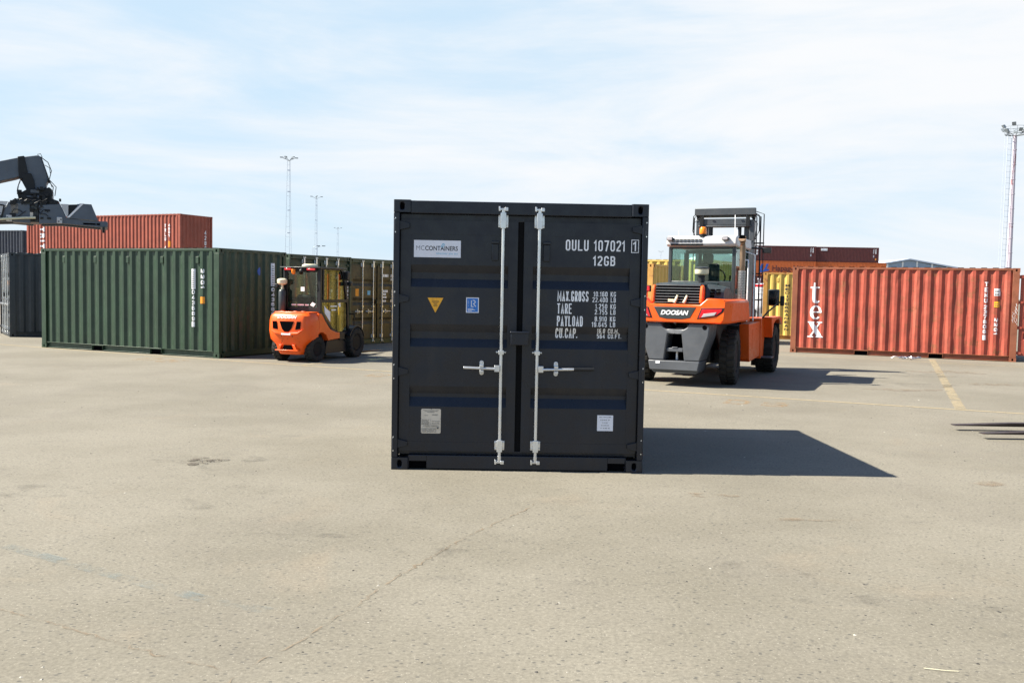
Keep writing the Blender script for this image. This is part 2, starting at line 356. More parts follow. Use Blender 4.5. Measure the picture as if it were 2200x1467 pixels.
# ------------------------------------------------------------------ shipping containers
CW, CH = 2.438, 2.591
def casting_mesh(mat):
    if ('cast', mat) in _cache: return _cache[('cast', mat)]
    mb = MB(); a, b, c = .089, .081, .059
    def holed(o, ux, uy, w, h, ow, oh, nrm):
        n = 20; o, ux, uy, nrm = Vector(o), Vector(ux), Vector(uy), Vector(nrm); ring = []; ov = []; inn = []
        for k in range(n):
            t = 2*math.pi*(k+.5)/n; cx, sy = math.cos(t), math.sin(t)
            q = 1/max(abs(cx), abs(sy)); ring.append(o+ux*(cx*q*w)+uy*(sy*q*h))
            p = o+ux*(math.copysign(abs(cx)**.7, cx)*ow)+uy*(math.copysign(abs(sy)**.7, sy)*oh); ov.append(p); inn.append(p-nrm*.035)
        for k in range(n):
            j = (k+1) % n
            mb.poly([ring[k], ring[j], ov[j], ov[k]], 0); mb.poly([ov[k], ov[j], inn[j], inn[k]], 0)
        mb.poly(inn, 1)
        cs = [o+ux*sx*w+uy*sy*h for sx, sy in ((1, 1), (-1, 1), (-1, -1), (1, -1))]
    holed((0, -a, 0), (1, 0, 0), (0, 0, 1), b, c, .021, .034, (0, -1, 0)); holed((0, a, 0), (1, 0, 0), (0, 0, 1), b, c, .021, .034, (0, 1, 0))
    holed((-b, 0, 0), (0, 1, 0), (0, 0, 1), a, c, .025, .033, (-1, 0, 0)); holed((b, 0, 0), (0, 1, 0), (0, 0, 1), a, c, .025, .033, (1, 0, 0))
    mb.poly([(-b, -a, c), (b, -a, c), (b, a, c), (-b, a, c)], 0); mb.poly([(-b, -a, -c), (b, -a, -c), (b, a, -c), (-b, a, -c)], 0)
    me = mkmesh('corner_casting', mb, [mat, 'hole'], 0); _cache[('cast', mat)] = me; return me
_cache = {}
class Box:
    """one shipping container; door end at local y=0, width along x, length along +y"""
    def __init__(s, name, label, loc, rz, L=6.058, H=CH, pm='black', fm=None, group=None, ribs=None, dent=0., z=0., doors=True, rods=(.55, 1.02, 1.42, 1.89), hero=False, lite=False, vents=None, pockets=True, opened=False):
        s.L, s.H, s.pm, s.fm, s.lite = L, H, pm, fm or pm, lite
        s.t = thing(name, label, 'shipping container', (loc[0], loc[1], z), rz, group)
        s.faces = {'door': ((0, 0, 0), (1, 0, 0), (0, -1, 0), CW), 'right': ((CW, 0, 0), (0, 1, 0), (1, 0, 0), L), 'left': ((0, L, 0), (0, -1, 0), (-1, 0, 0), L), 'end': ((CW, L, 0), (-1, 0, 0), (0, 1, 0), CW)}
        s.prof = {}
        fm = s.fm; W, H = CW, s.H
        # posts and castings
        for x0, x1 in ((0, .058), (W-.058, W)):
            mb = MB(); mb.box(x0, x1, .006, .17, .119, H-.119); obj('corner_post', mb, fm, s.t, .006)
        for x0, x1 in ((0, .11), (W-.11, W)):
            mb = MB(); mb.box(x0, x1, L-.165, L-.006, .119, H-.119); obj('corner_post', mb, fm, s.t, .006)
        cm = casting_mesh(fm)
        for x in (.081, W-.081):
            for y in (.089, L-.089):
                for zz in (.059, H-.059):
                    o = link('corner_casting', cm, s.t, .012 if hero else 0, 3); o.location = (x, y, zz)
        # rails along the sides
        for side, xa, xb in (('l', .004, .062), ('r', W-.062, W-.004)):
            mb = MB(); mb.box(xa, xb, .178, L-.178, H-.066, H-.008); obj('top_rail', mb, fm, s.t, .004)
            mb = MB(); cuts = ([(L/2-1.18, L/2-.82), (L/2+.82, L/2+1.18)] if L > 5 and pockets else []); y = .178
            for a, b in cuts+[(L-.178, None)]:
                wx = (xa+.058, xa+.066) if side == 'l' else (xb-.066, xb-.058)
                fx = (xa+.002, xa+.064) if side == 'l' else (xb-.064, xb-.002)
                mb.box(wx[0], wx[1], y, a, .02, .150); mb.box(fx[0], fx[1], y, a, .146, .158); mb.box(fx[0]+.012*(side == 'l'), fx[1]-.012*(side == 'r'), y, a, .015, .028)
                if b: mb.box(fx[0], fx[1], a, b, .130, .158); mb.box(fx[0], fx[1], a-.012, a-.002, .02, .146); mb.box(fx[0], fx[1], b+.002, b+.012, .02, .146); y = b
            obj('bottom_rail', mb, fm, s.t, .004)
            for a, b in cuts:
                m2 = MB(); m2.box(xa+.06 if side == 'l' else xa-.02, xb+.02 if side == 'l' else xb-.06, a, b, .03, .129, 0); obj('fork_pocket', m2, 'hole', s.t)
        mb = MB(); mb.box(.07, W-.07, .17, L-.17, .06, .15); obj('floor', mb, 'dark', s.t)
        # walls
        nr = ribs or round((L-.34)/.278)
        s.wall('left', nr, dent); s.wall('right', nr, dent); s.wall('end', 8, dent, rails=True)
        mb = MB(); n = nr; y0, y1 = .12, L-.12; st = (y1-y0)/n; pts = []
        for k in range(n):
            a = y0+k*st; pts += [(a, H-.03), (a+st*.3, H-.03), (a+st*.42, H+.010), (a+st*.88, H+.010)]
        pts.append((y1, H-.03))
        for (ya, za), (yb, zb) in zip(pts, pts[1:]): mb.poly([(.06, ya, za), (W-.06, ya, za), (W-.06, yb, zb), (.06, yb, zb)])
        mb.box(.03, W-.03, .05, .13, H-.05, H-.012); mb.box(.03, W-.03, L-.13, L-.05, H-.05, H-.012)
        obj('roof', mb, pm, s.t, smooth=0)
        if vents:
            for side, u in vents:
                fn = s.surf(side); mb = MB()
                d0 = s.prof[side][2]; 
                P = lambda uu, vv, dd: s.pt(side, uu, vv, dd)
                vs = [P(u+a, v, d) for d in (-.045, -.004) for v in (H-.36, H-.20) for a in (-.045, .045)]
                mb.mesh(vs, [(0, 1, 3, 2), (4, 5, 7, 6), (0, 1, 5, 4), (2, 3, 7, 6), (0, 2, 6, 4), (1, 3, 7, 5)]); obj('vent_cover', mb, pm, s.t, .006)
        if doors: s.door_end(rods, hero, opened)
        else: s.wall('door', 8, dent, rails=True)
    def pt(s, side, u, v, d):
        o, ux, n, _ = s.faces[side]; return (o[0]+ux[0]*u+n[0]*d, o[1]+ux[1]*u+n[1]*d, v)
    def wall(s, side, n, dent, rails=False):
        o, ux, nn, Lw = s.faces[side]; a = .165 if side != 'end' and side != 'door' else .11; b = Lw-a; p = (b-a)/n; dp = .043
        us, ds = [], []
        for k in range(n):
            u = a+k*p; us += [u, u+.27*p, u+.50*p, u+.77*p]; ds += [-dp, -dp, 0, 0]
        us.append(b); ds.append(-dp); base = -.010
        ds = [d+base for d in ds]; s.prof[side] = (us, ds, base)
        H = s.H; rn = random.Random(int(Lw*10)+n+int(s.t.location.x*7)); rows = 9 if dent else 1; mb = MB(); vs = []; z0, z1 = (.155, H-.062)
        for r in range(rows+1):
            z = z0+(z1-z0)*r/rows
            for u, d in zip(us, ds):
                j = rn.gauss(0, dent) if 0 < r < rows else 0
                vs.append(s.pt(side, u+j*1.2, z, d+min(.004, j)))
        m = len(us); fs = [(r*m+i, r*m+i+1, (r+1)*m+i+1, (r+1)*m+i) for r in range(rows) for i in range(m-1)]
        mb.mesh(vs, fs)
        if rails:
            for z0, z1 in ((.03, .16), (H-.07, H-.008)):
                q = [s.pt(side, u, z, d) for d in (-.055, -.006) for z in (z0, z1) for u in (.165, Lw-.165)]
                mb.mesh(q, [(0, 1, 3, 2), (4, 5, 7, 6), (0, 1, 5, 4), (2, 3, 7, 6), (0, 2, 6, 4), (1, 3, 7, 5)])
        obj('side_wall' if side in ('left', 'right') else 'end_wall', mb, s.pm, s.t, smooth=0)
    def depth(s, side, u):
        us, ds, _ = s.prof[side]
        if u <= us[0]: return ds[0]
        for i in range(len(us)-1):
            if us[i] <= u <= us[i+1]: return ds[i]+(ds[i+1]-ds[i])*(u-us[i])/(us[i+1]-us[i])
        return ds[-1]
    def surf(s, side): return lambda u, v, l: s.pt(side, u, v, s.depth(side, u)+l)
    def letter(s, side, fl, mats, name='lettering', lift=.004):
        return fl.build(name, mats, s.t, s.surf(side), ucuts=s.prof[side][0], lift=lift)
    def flatpt(s, side): return lambda u, v, l: s.pt(side, u, v, l)
    REC = ((1.98, 1.905, 1.845, 1.765), (1.41, 1.335, 1.27, 1.19), (.81, .735, .70, .61))
    LEAFY = .055
    def dy(s, z):
        for a, b, c, d in s.REC:
            if d <= z <= a:
                if z > b: return s.LEAFY+.045*(a-z)/(a-b)
                if z >= c: return s.LEAFY+.045
                return s.LEAFY+.045*(z-d)/(c-d)
        return s.LEAFY
    def doorpt(s, leaf=None):
        return lambda u, v, l: (u, s.dy(v)-l, v)
    def leaf_mesh(s, right):
        """one door leaf, left one in place; the right one mirrored"""
        mb = MB(); zt, zb = 2.405, .178; H0 = s.H-CH; x0, x1, p0, p1 = .066, 1.19, .165, 1.10; Y = s.LEAFY
        mb.box(x0, p0, Y-.003, Y+.055, zb, zt); mb.box(p1, x1, Y-.003, Y+.055, zb, zt)
        mb.box(p0, p1, Y-.003, Y+.055, zt-.135, zt); mb.box(p0, p1, Y-.003, Y+.055, zb, zb+.09)
        zs = [zb+.09]
        for r in reversed(s.REC): zs += list(reversed(r))
        zs.append(zt-.135)
        for a, b in zip(zs, zs[1:]):
            mb.poly([(p0, s.dy(a), a), (p1, s.dy(a), a), (p1, s.dy(b), b), (p0, s.dy(b), b)])
        for r in s.REC:
            for x in (p0, p1): mb.poly([(x, Y, r[0]), (x, Y+.045, r[1]), (x, Y+.045, r[2]), (x, Y, r[3])])
        if right: mb.v = [(CW-x, y, z) for x, y, z in mb.v]
        return mb
    def door_end(s, rods, hero, opened):
        W, H, t, pm, fm = CW, s.H, s.t, s.pm, s.fm
        mb = MB(); mb.box(.162, W-.162, .010, .10, H-.125, H-.006); mb.box(.06, W-.06, .075, .12, H-.19, H-.125); obj('door_header', mb, fm, t, .006)
        mb = MB()
        mb.box(.162, .17, .012, .10, .012, .14); mb.box(.34, W-.34, .012, .10, .012, .14); mb.box(W-.17, W-.162, .012, .10, .012, .14)
        mb.box(.17, .34, .012, .10, .085, .14); mb.box(W-.34, W-.17, .012, .10, .085, .14); mb.box(.06, W-.06, .085, .12, .14, .18)
        obj('door_sill', mb, fm, t, .004)
        for a, b in ((.17, .34), (W-.34, W-.17)): mb = MB(); mb.box(a, b, .06, .10, .012, .084); obj('sill_pocket', mb, 'hole', t)
        for a, b, c, d, e in ((.060, .064, .03, .11, .19), (W-.064, W-.06, .03, .11, .19), (1.192, W-1.192, .085, .11, .185)): mb = MB(); mb.box(a, b, c, d, .18, H-e); obj('door_gasket', mb, 'gasket', t)
        for right in (False, True):
            X = (lambda x: W-x) if right else (lambda x: x)
            d = obj('door', s.leaf_mesh(right), pm, t, .0, smooth=0)
            if opened and not right: s.open_leaf = d
            for z in (2.35, 1.65, .95, .25):
                hb = MB(); q = [(.004, z-.045), (.05, z-.045), (.15, z-.022), (.15, z+.022), (.05, z+.045), (.004, z+.045)]
                hb.prism([(X(a), b) for a, b in q], 'y', s.LEAFY-.030, s.LEAFY-.004)
                hb.lathe([(.013, -.06), (.013, .06)], (X(.018), s.LEAFY-.042, z), 'z', 10)
                hg = obj('hinge', hb, pm, d, .003)
                if hero:
                    pb = MB(); pb.lathe([(.0085, -.072), (.0085, .072), (.004, .076)], (X(.018), s.LEAFY-.042, z), 'z', 10)
                    obj('hinge_pin', pb, 'gal', d)
            # small ventilator covers near the middle
            for z0, z1 in (((2.03, 2.22), (1.0, 1.0)) if hero else ()):
                if z1 <= z0: continue
                vb = MB(); vb.box(X(.94) if not right else X(1.005), X(1.005) if not right else X(.94), s.LEAFY-.022, s.LEAFY-.001, z0, z1-.03); vb.box(X(.935) if not right else X(1.01), X(1.01) if not right else X(.935), s.LEAFY-.034, s.LEAFY-.001, z1-.03, z1)
                obj('vent_cover', vb, pm, d, .006)
        for x in rods: s.rod(x, 1 if x > W/2 else -1, hero)
        lb = MB(); lb.box(1.135, 1.305, -.035, .051, 1.225, 1.35); lb.box(1.128, 1.312, -.041, -.02, 1.335, 1.356)
        obj('lock_box', lb, pm, t, .006)
    def rod(s, x, sd, hero):
        t = s.t; H = s.H; top = H-.075; yc = .016; n = 14
        mb = MB(); mb.lathe([(.0165, .125), (.0165, top-.035)], (x, yc, 0), 'z', n)
        r = obj('locking_rod', mb, 'gal', t)
        for zb, zt, kk in ((top-.18, top-.03, 1), (1.13, 1.17, 0), (.185, .30, 1)):
            b = MB(); w = .048
            b.box(x-w, x+w, .046, .0515, zb+.012, zt-.012); b.box(x-.026, x+.026, -.008, .0455, zb, zt)
            if hero:
                for q in (-1, 1):
                    for zz in ((zb+.03, zt-.03) if kk else ((zb+zt)/2,)): b.lathe([(.009, -.006), (.009, 0)], (x+q*.038, .046, zz), 'y', 8)
            obj('rod_bracket', b, 'gal', r, .004)
        for zc, dr in ((top+.005, -1), (.088, 1)):
            b = MB(); b.lathe([(.02, -.03), (.02, .03)], (x, yc, zc+dr*.03), 'z', 12)
            b.box(x-.045, x+.045, -.004, .022, zc-.012, zc+.006); b.box(x-.045, x-.028, -.012, .009, zc-.022, zc+.022); b.box(x+.012, x+.045, -.012, .009, zc-.02, zc+.014)
            obj('cam', b, 'gal', r, .003)
        # handle, pointing away from the middle
        z = .992; b = MB(); e = x+sd*.36
        b.box(min(x+sd*.012, x+sd*.062), max(x+sd*.012, x+sd*.062), -.022, .022, z-.028, z+.034)
        b.tube([(x+sd*.05, -.012, z), (x+sd*.20, -.014, z+.004), (x+sd*.27, -.012, z+.006), (e, -.010, z+.008)], .0135, 8)
        h = obj('handle', b, 'gal', r, .003)
        if hero and sd > 0:
            g = MB(); g.tube([(e-.005, -.010, z+.008), (e+.19, -.008, z+.010)], .0165, 10); obj('grip', g, 'dark', r)
        b = MB(); kx = x+sd*.185
        b.prism([(kx+.021*math.cos(a), (z+.055 if a < math.pi else z-.045)+.021*math.sin(a)) for a in [math.pi*i/8 for i in range(9)]+[math.pi+math.pi*i/8 for i in range(9)]], 'y', .040, .0515)
        b.box(kx-.019, kx+.019, -.03, .0395, z+.014, z+.036); b.box(kx-.019, kx+.019, -.03, .0395, z-.034, z-.016)
        b.lathe([(.008, -.012), (.008, 0)], (kx, .040, z+.058), 'y', 8); b.lathe([(.008, -.012), (.008, 0)], (kx, .040, z-.048), 'y', 8)
        obj('handle_keeper', b, 'gal', r, .003)

# ---- the charcoal container in the middle
hero = Box('shipping_container', 'charcoal container with closed doors, silver locking rods and white data lettering, standing alone', (-1.148, 8.79), .02, L=2.991, pm='black', rods=(1.045, 1.393), hero=True, ribs=9)
cuts = [z for r in Box.REC for z in r]
def put():
    global f
    f.build('lettering', ['whitedull'], hero.t, hero.doorpt(), vcuts=cuts, lift=.0015); f = Flat()
f = Flat(); t = .0066
f.text('OULU', 1.65, 1.87, 2.14, 2.243, t); f.text('107021', 1.925, 2.222, 2.14, 2.243, t)
put(); f.text('12GB', 1.92, 2.13, 2.0, 2.093, t)
put()
for tx, a, b, c, d in (('MAX.GROSS', 1.58, 1.88, 1.652, 1.752), ('TARE', 1.58, 1.72, 1.532, 1.631), ('PAYLOAD', 1.58, 1.83, 1.412, 1.511), ('CU.CAP.', 1.57, 1.785, 1.295, 1.392)):
    f.text(tx, a, b, c, d, .0054, gap=.32)
put()
for tx, a, z in (('10.160 KG', 1.93, 1.703), ('22.400 LB', 1.92, 1.648), ('1.250 KG', 1.95, 1.585), ('2.755 LB', 1.945, 1.530), ('8.910 KG', 1.945, 1.465), ('19.645 LB', 1.92, 1.410)):
    f.text(tx, a, 2.145, z, z+.047, .0033, gap=.36)
f.text('16.0 CU.M.', 1.975, 2.185, 1.348, 1.393, .0032, gap=.36); f.text('564 CU.FT.', 1.975, 2.215, 1.297, 1.342, .0032, gap=.36)
put()
f = Flat(); f.frame(2.285, 2.352, 2.132, 2.252, .003); f.text('1', 2.302, 2.335, 2.147, 2.238, .006)
f.build('lettering', ['whitedull'], hero.t, lambda u, v, l: (u, hero.LEAFY-.003-l, v), lift=.0015)
def sticker(name, label, art, mats, lift=.0012, y=None):
    o = art.build(name, mats, hero.t, (lambda u, v, l: (u, hero.LEAFY-l, v)), lift=lift)
    o['label'] = label; return o
f = Flat(); f.rect(.192, .641, 2.050, 2.213, 0)
f.font('MC', .215, .293, 2.117, 2.160, 1, off=-.012); f.font('CONTAINERS', .299, .613, 2.115, 2.160, 1, off=.022)
f.font('wherever you are', .405, .612, 2.071, 2.102, 2)
for q in (((.452, 2.158), (.468, 2.185), (.474, 2.181), (.458, 2.154)), ((.468, 2.187), (.488, 2.176), (.485, 2.170), (.466, 2.180)), ((.484, 2.174), (.479, 2.152), (.472, 2.154), (.478, 2.172)), ((.452, 2.156), (.474, 2.150), (.476, 2.144), (.456, 2.149))): f.poly(q, 2, .0005)
sticker('logo_plate', 'white logo plate', f, ['stickerwhite', 'ink', 'skyblue'])
f = Flat(); f.poly([(.313, 1.675), (.497, 1.675), (.405, 1.497)], 1); f.poly([(.330, 1.663), (.480, 1.663), (.405, 1.519)], 0)
f.text('ATTENTION', .362, .448, 1.642, 1.653, .0011, 1)
for z, w in ((1.631, .032), (1.622, .036), (1.611, .022), (1.602, .012), (1.591, .02), (1.580, .018)): f.rect(.405-w, .405+w, z, z+.004, 1)
sticker('warning_triangle', 'amber warning triangle', f, ['stickeryellow', 'ink'])
f = Flat(); f.rect(.700, .823, 1.525, 1.672, 0); f.rect(.708, .815, 1.533, 1.664, 1)
f.frame(.738, .806, 1.574, 1.655, .0018, 0); 
for q in strip([(.751, 1.645), (.751, 1.585), (.772, 1.585)], .0035)+strip([(.764, 1.645), (.78, 1.643), (.789, 1.63), (.780, 1.617), (.771, 1.613), (.793, 1.585)], .0035): f.poly(q, 0, .001)
f.rtext('CERTIFIED', .723, .012, 1.655, 1.578, .0013, 0)
for z, w in ((1.561, .055), (1.551, .072), (1.541, .04)): f.rect(.716, .716+w, z, z+.005, 0)
sticker('class_sticker', 'blue certification sticker', f, ['stickerwhite', 'stickerblue'])
f = Flat(); f.poly([(.281, .358), (.290, .349), (.463, .349), (.472, .358), (.472, .49), (.468, .495), (.472, .50), (.472, .579), (.463, .588), (.385, .588), (.379, .582), (.373, .588), (.290, .588), (.281, .579), (.281, .50), (.285, .495), (.281, .49)], 0)
for z, a, b in ((.572, .30, .455), (.562, .315, .44), (.553, .34, .41), (.532, .39, .445), (.524, .385, .44), (.522, .315, .35)): f.rect(a, b, z, z+.0035, 1)
f.bars(.286, .36, .438, .49, 5, 1, .35, 3); f.bars(.385, .465, .445, .485, 2, 1, .2, 4); f.bars(.30, .455, .415, .432, 2, 1, .3, 5); f.bars(.286, .43, .362, .405, 5, 1, .3, 6); f.rect(.436, .452, .395, .41, 1)
f.rect(.372, .3735, .438, .49, 1); f.rect(.284, .469, .436, .4375, 1)
sticker('data_plate', 'worn metal data plate', f, ['steelplate', 'inkgrey'])
f = Flat(); f.rect(1.993, 2.148, .398, .552, 0)
for tx, z, w in (('THIS CONTAINER', .528, .058), ('CAPABLE OF', .501, .045), ('9 HIGH', .474, .025), ('STACKING', .447, .037), ('AT 10.160 KG', .420, .047)): f.text(tx, 2.07-w, 2.07+w, z, z+.010, .0011, 1)
sticker('stacking_sticker', 'small white stacking sticker', f, ['stickerwhite', 'inkgrey'])
mb = MB(); rn = random.Random(3)

# ---- the dark green one at the left
gy = -.4356
def near_to_origin(p, yaw, right_side=True):
    """container whose long side shows: p = left bottom corner of that side, yaw = its direction"""
    if right_side: return (p[0]-math.sin(yaw)*CW, p[1]+math.cos(yaw)*CW), yaw-math.pi/2
    return (p[0]+math.cos(yaw)*6.058, p[1]+math.sin(yaw)*6.058), yaw+math.pi/2
o, rz = near_to_origin((-12.3865, 24.1387), gy)
green = Box('shipping_container', 'dark green container with a long sunlit ribbed side, beside the small orange forklift', o, rz, pm='green', ribs=20, vents=[('right', .84), ('right', 1.97), ('right', 3.10), ('right', 4.24), ('right', 5.37)], rods=(.6, 1.0, 1.44, 1.84))
us = green.prof['right'][0]
def ribc(box, side, k): u = box.prof[side][0]; return (u[4*k+2]+u[4*k+3])/2
f = Flat(); a = ribc(green, 'right', 17)+.03; b = ribc(green, 'right', 18)+.03
f.rect(a-.05, a+.05, 1.62, 2.10, 0); f.bars(a-.035, a+.03, 1.66, 2.06, 8, 2, .3, 2); f.vtext('043689', a, .075, 1.60, .86, .011); f.rect(a-.04, a+.04, .72, .84, 0)
f.rtext('22G1', b, .09, 2.10, 1.64, .012); f.rect(b-.055, b+.055, 1.28, 1.44, 1)
green.letter('right', f, ['white', 'stickerorange', 'inkgrey'])
f = Flat(); a = .115+.2775*6.55; f.rect(a-.06, a+.06, 1.72, 2.30, 0); f.bars(a-.04, a+.03, 1.75, 2.27, 9, 1, .3, 5); f.vtext('043689 0', a, .10, 1.68, .72, .014)
green.letter('end', f, ['whitedull', 'inkgrey'])
f = Flat(); f.poly([(1.42+.075*math.cos(k*math.pi/10), 2.08+.10*math.sin(k*math.pi/10)) for k in range(20)], 0); green.letter('end', f, ['logoblue'], 'round_sticker')

# ---- slate one at the far left edge
d = R(35); pN = (-15.45, 28.2)
grey = Box('shipping_container', 'slate grey container under the crane spreader, its ribbed side in shade', (pN[0]-math.sin(d)*CW, pN[1]+math.cos(d)*CW), d-math.pi/2, pm='grey', ribs=20)
f = Flat(); f.rect(1.92, 2.05, 1.60, 1.72, 0); f.build('round_sticker', ['stickerorange'], grey.t, grey.doorpt(), vcuts=cuts, lift=.002)
# ---- the two olive ones with doors behind the small forklift
for i, (p, a, lab) in enumerate((((-6.0, 24.7), 58, 'olive green container with shaded doors, mostly behind the small forklift cab'), ((-4.85, 27.4), 55.8, 'olive brown container with white data lettering on its doors, beside the charcoal container'))):
    b = Box('shipping_container', lab, p, R(a), pm='brown' if i else 'greendark', fm='greendark', ribs=20, group='pair of olive containers with doors facing the yard')
    f = Flat()
    for (u0, u1, z0, z1, rows, sd) in ((1.50, 1.74, 2.06, 2.16, 1, 1), (1.85, 2.12, 2.06, 2.16, 1, 2), (1.85, 2.05, 1.95, 2.04, 1, 3), (1.50, 1.72, 1.58, 1.67, 1, 4), (1.50, 1.64, 1.49, 1.57, 1, 5), (1.50, 1.66, 1.40, 1.47, 1, 6), (1.50, 1.68, 1.28, 1.36, 1, 7), (1.88, 2.08, 1.58, 1.67, 2, 8), (1.88, 2.08, 1.48, 1.56, 2, 9), (1.88, 2.08, 1.38, 1.46, 2, 10), (1.88, 2.08, 1.28, 1.36, 2, 11)):
        f.bars(u0, u1, z0, z1, rows, 0, .82, sd)
    f.build('lettering', ['white'], b.t, b.doorpt(), vcuts=cuts, lift=.002)
    f = Flat(); f.rect(.28, .42, 1.46, 1.68, 1); f.rect(.80, .93, 1.50, 1.63, 0); f.build('door_sticker', ['skyblue', 'stickerorange'], b.t, b.doorpt(), vcuts=cuts, lift=.002)

# ---- red one on the right with the open door
ty = -.4382; tl = (8.4663, 27.9235)
o, rz = near_to_origin(tl, ty, False)
tex = Box('shipping_container', 'weathered red container with dented ribs, big white letters and one door swung open', o, rz, pm='red', fm='redframe', ribs=20, dent=.0024, opened=True, vents=[('left', 5.21)])
TEX = {
 't': [[(.30, 1), (.42, 1), (.42, .80), (.28, .80)], [(.05, .80), (.72, .80), (.72, .73), (.05, .73)], [(.20, .73), (.47, .73), (.47, .22), (.20, .22)], [(.20, .22), (.47, .22), (.50, .13), (.40, .01), (.26, .07)], [(.50, .13), (.40, .01), (.58, .0), (.76, .09), (.72, .14), (.60, .10)]],
 'x': [[(.02, 1), (.46, 1), (.46, .93), (.02, .93)], [(.58, 1), (.94, 1), (.94, .93), (.58, .93)], [(.08, .93), (.40, .93), (.94, .07), (.60, .07)], [(.72, .93), (.82, .93), (.28, .07), (.16, .07)], [(.02, .07), (.40, .07), (.40, 0), (.02, 0)], [(.52, .07), (1, .07), (1, 0), (.52, 0)]],
}
e_out = [(.50+.44*math.cos(R(a)), .50+.50*math.sin(R(a))) for a in range(0, 316, 15)]; e_in = [(.52+.22*math.cos(R(a))*(1 if a < 180 else .9), .50+.40*math.sin(R(a))) for a in range(0, 316, 15)]
TEX['e'] = [[e_out[i], e_out[i+1], e_in[i+1], e_in[i]] for i in range(len(e_out)-1)]+[[(.26, .56), (.94, .56), (.94, .48), (.26, .48)]]
f = Flat()
for ch, z0, z1, u0, u1 in (('t', 1.50, 2.12, .52, .90), ('e', 1.02, 1.44, .52, .90), ('x', .48, .95, .48, .94)):
    for pl in TEX[ch]: f.poly([(u0+p[0]*(u1-u0), z0+p[1]*(z1-z0)) for p in pl], 0)
tex.letter('left', f, ['white'], lift=.005)
f = Flat(); a = ribc(tex, 'left', 17)+.03; b = ribc(tex, 'left', 18)+.02
f.vtext('TEMU', a, .085, 2.20, 1.62, .013); f.vtext('237606', a, .085, 1.56, .76, .013); f.rect(a-.045, a+.045, .58, .72, 0)
f.rect(b-.075, b+.075, 1.82, 2.02, 0); f.bars(b-.06, b+.05, 1.84, 2.0, 2, 2, .5, 3); f.rect(b-.065, b+.065, 1.50, 1.66, 1); f.bars(b-.05, b+.04, 1.53, 1.63, 2, 2, .4, 8); f.rtext('22G1', b, .09, 1.20, .74, .012)
tex.letter('left', f, ['white', 'stickeryellow', 'inkgrey'])
f = Flat()
rn = random.Random(5)
for k in range(9):
    u = .02+rn.random()*.10; z = 1.15+rn.random()*.5
    for q in strip([(u, z), (u+.02, z-.06), (u-.01, z-.10), (u+.025, z-.17)], .0025): f.poly(q, 0)
f.build('scratches', ['whitedull'], tex.t, lambda u, v, l: (-.001-l, .16-u, v), lift=.001)
# swing its door open: turn the leaf and its hinges about the post
lf = tex.open_leaf; lf.rotation_euler = (0, 0, R(-88)); hp = Vector((.018, .013, 0)); rotm = Matrix.Rotation(R(-88), 3, 'Z'); lf.location = hp-rotm@hp
for ob in list(tex.t.children):
    if ob.name.startswith('locking_rod') and min(v.co.x for v in ob.data.vertices) < CW/2:
        ob.rotation_euler = lf.rotation_euler; ob.location = lf.location

# ---- yellow ones behind the big forklift
d = R(-30); pA = (4.15, 27.3)
ya = Box('shipping_container', 'rust-streaked yellow container, its corner post showing between charcoal container and big forklift', pA, d+math.pi/2, pm='yellow', fm='yellowrust', ribs=20, doors=False)
d = R(-30); pB = (6.87, 31.7)
yb = Box('shipping_container', 'tall yellow container behind the rust-streaked one, its end seen through the forklift cab', pB, d+math.pi/2, H=2.896, pm='yellow', ribs=20, doors=False)
d = R(-20)
msc = Box('shipping_container', 'yellow container with black vertical lettering, beside the weathered red container', (9.78+math.cos(d)*6.058, 36.0+math.sin(d)*6.058), d+math.pi/2, pm='yellow', fm='yellowrust', ribs=20, doors=False, vents=[('left', .56)])
f = Flat(); a = ribc(msc, 'left', 2)
for i, ch in enumerate('MEDITERRANEAN'):
    z = 2.14-i*.1417
    f.font(ch, a-(.085 if ch != 'I' else .02), a+(.085 if ch != 'I' else .02), z-.098, z, 0, off=.02)
b = ribc(msc, 'left', 3)+.14
for i, ch in enumerate('SHIPPING CO'):
    z = 1.94-i*.135
    if ch != ' ': f.font(ch, b-(.075 if ch != 'I' else .02), b+(.075 if ch != 'I' else .02), z-.095, z, 0, off=.02)
msc.letter('left', f, ['ink'])

# ---- stacks far behind
nR = Vector((-18.08, 49.99)); ang = R(155)
pl = nR+12.192*Vector((math.cos(ang), math.sin(ang))); dirn = ang+math.pi
def longbox(label, p_left, yaw, z, pm, group, L=12.192, H=CH, fm=None):
    return Box('shipping_container', label, (p_left.x-math.sin(yaw)*CW, p_left.y+math.cos(yaw)*CW), yaw-math.pi/2, L=L, H=H, pm=pm, fm=fm, group=group, z=z, lite=True, rods=(.6, 1.84), ribs=round((L-.34)/.278), pockets=False)
r1 = longbox('long brick red container on top of its stack, behind the dark green container', pl, dirn, CH+.012, 'red2', 'brick red stack behind the green container', H=2.896)
r0 = longbox('long brick red container at the bottom of its stack, mostly hidden by the green container', pl+Vector((math.cos(dirn), math.sin(dirn)))*-.55, dirn, 0, 'red2', 'brick red stack behind the green container')
f = Flat(); f.rtext('TRITON', 1.35, .36, 2.3, .3, .05); a = ribc(r1, 'right', 40); f.vtext('TRLU 4289', a-.28, .12, 2.35, .25, .022); f.vtext('45G1', a, .12, 2.35, 1.65, .022); f.rect(a-.09, a+.09, 1.10, 1.42, 1); f.rect(a-.09, a+.09, .72, 1.0, 0); f.poly([(a-.1, .3), (a+.1, .3), (a, .55)], 1)
r1.letter('right', f, ['white', 'stickerorange'])
f = Flat(); f.vtext('428901', .24+.2775*6, .10, 2.1, .4, .02); r1.letter('end', f, ['whitedull'])
nv = Vector((-34.1, 64.0)); nyaw = R(-20); p0 = nv-6.058*Vector((math.cos(nyaw), math.sin(nyaw)))
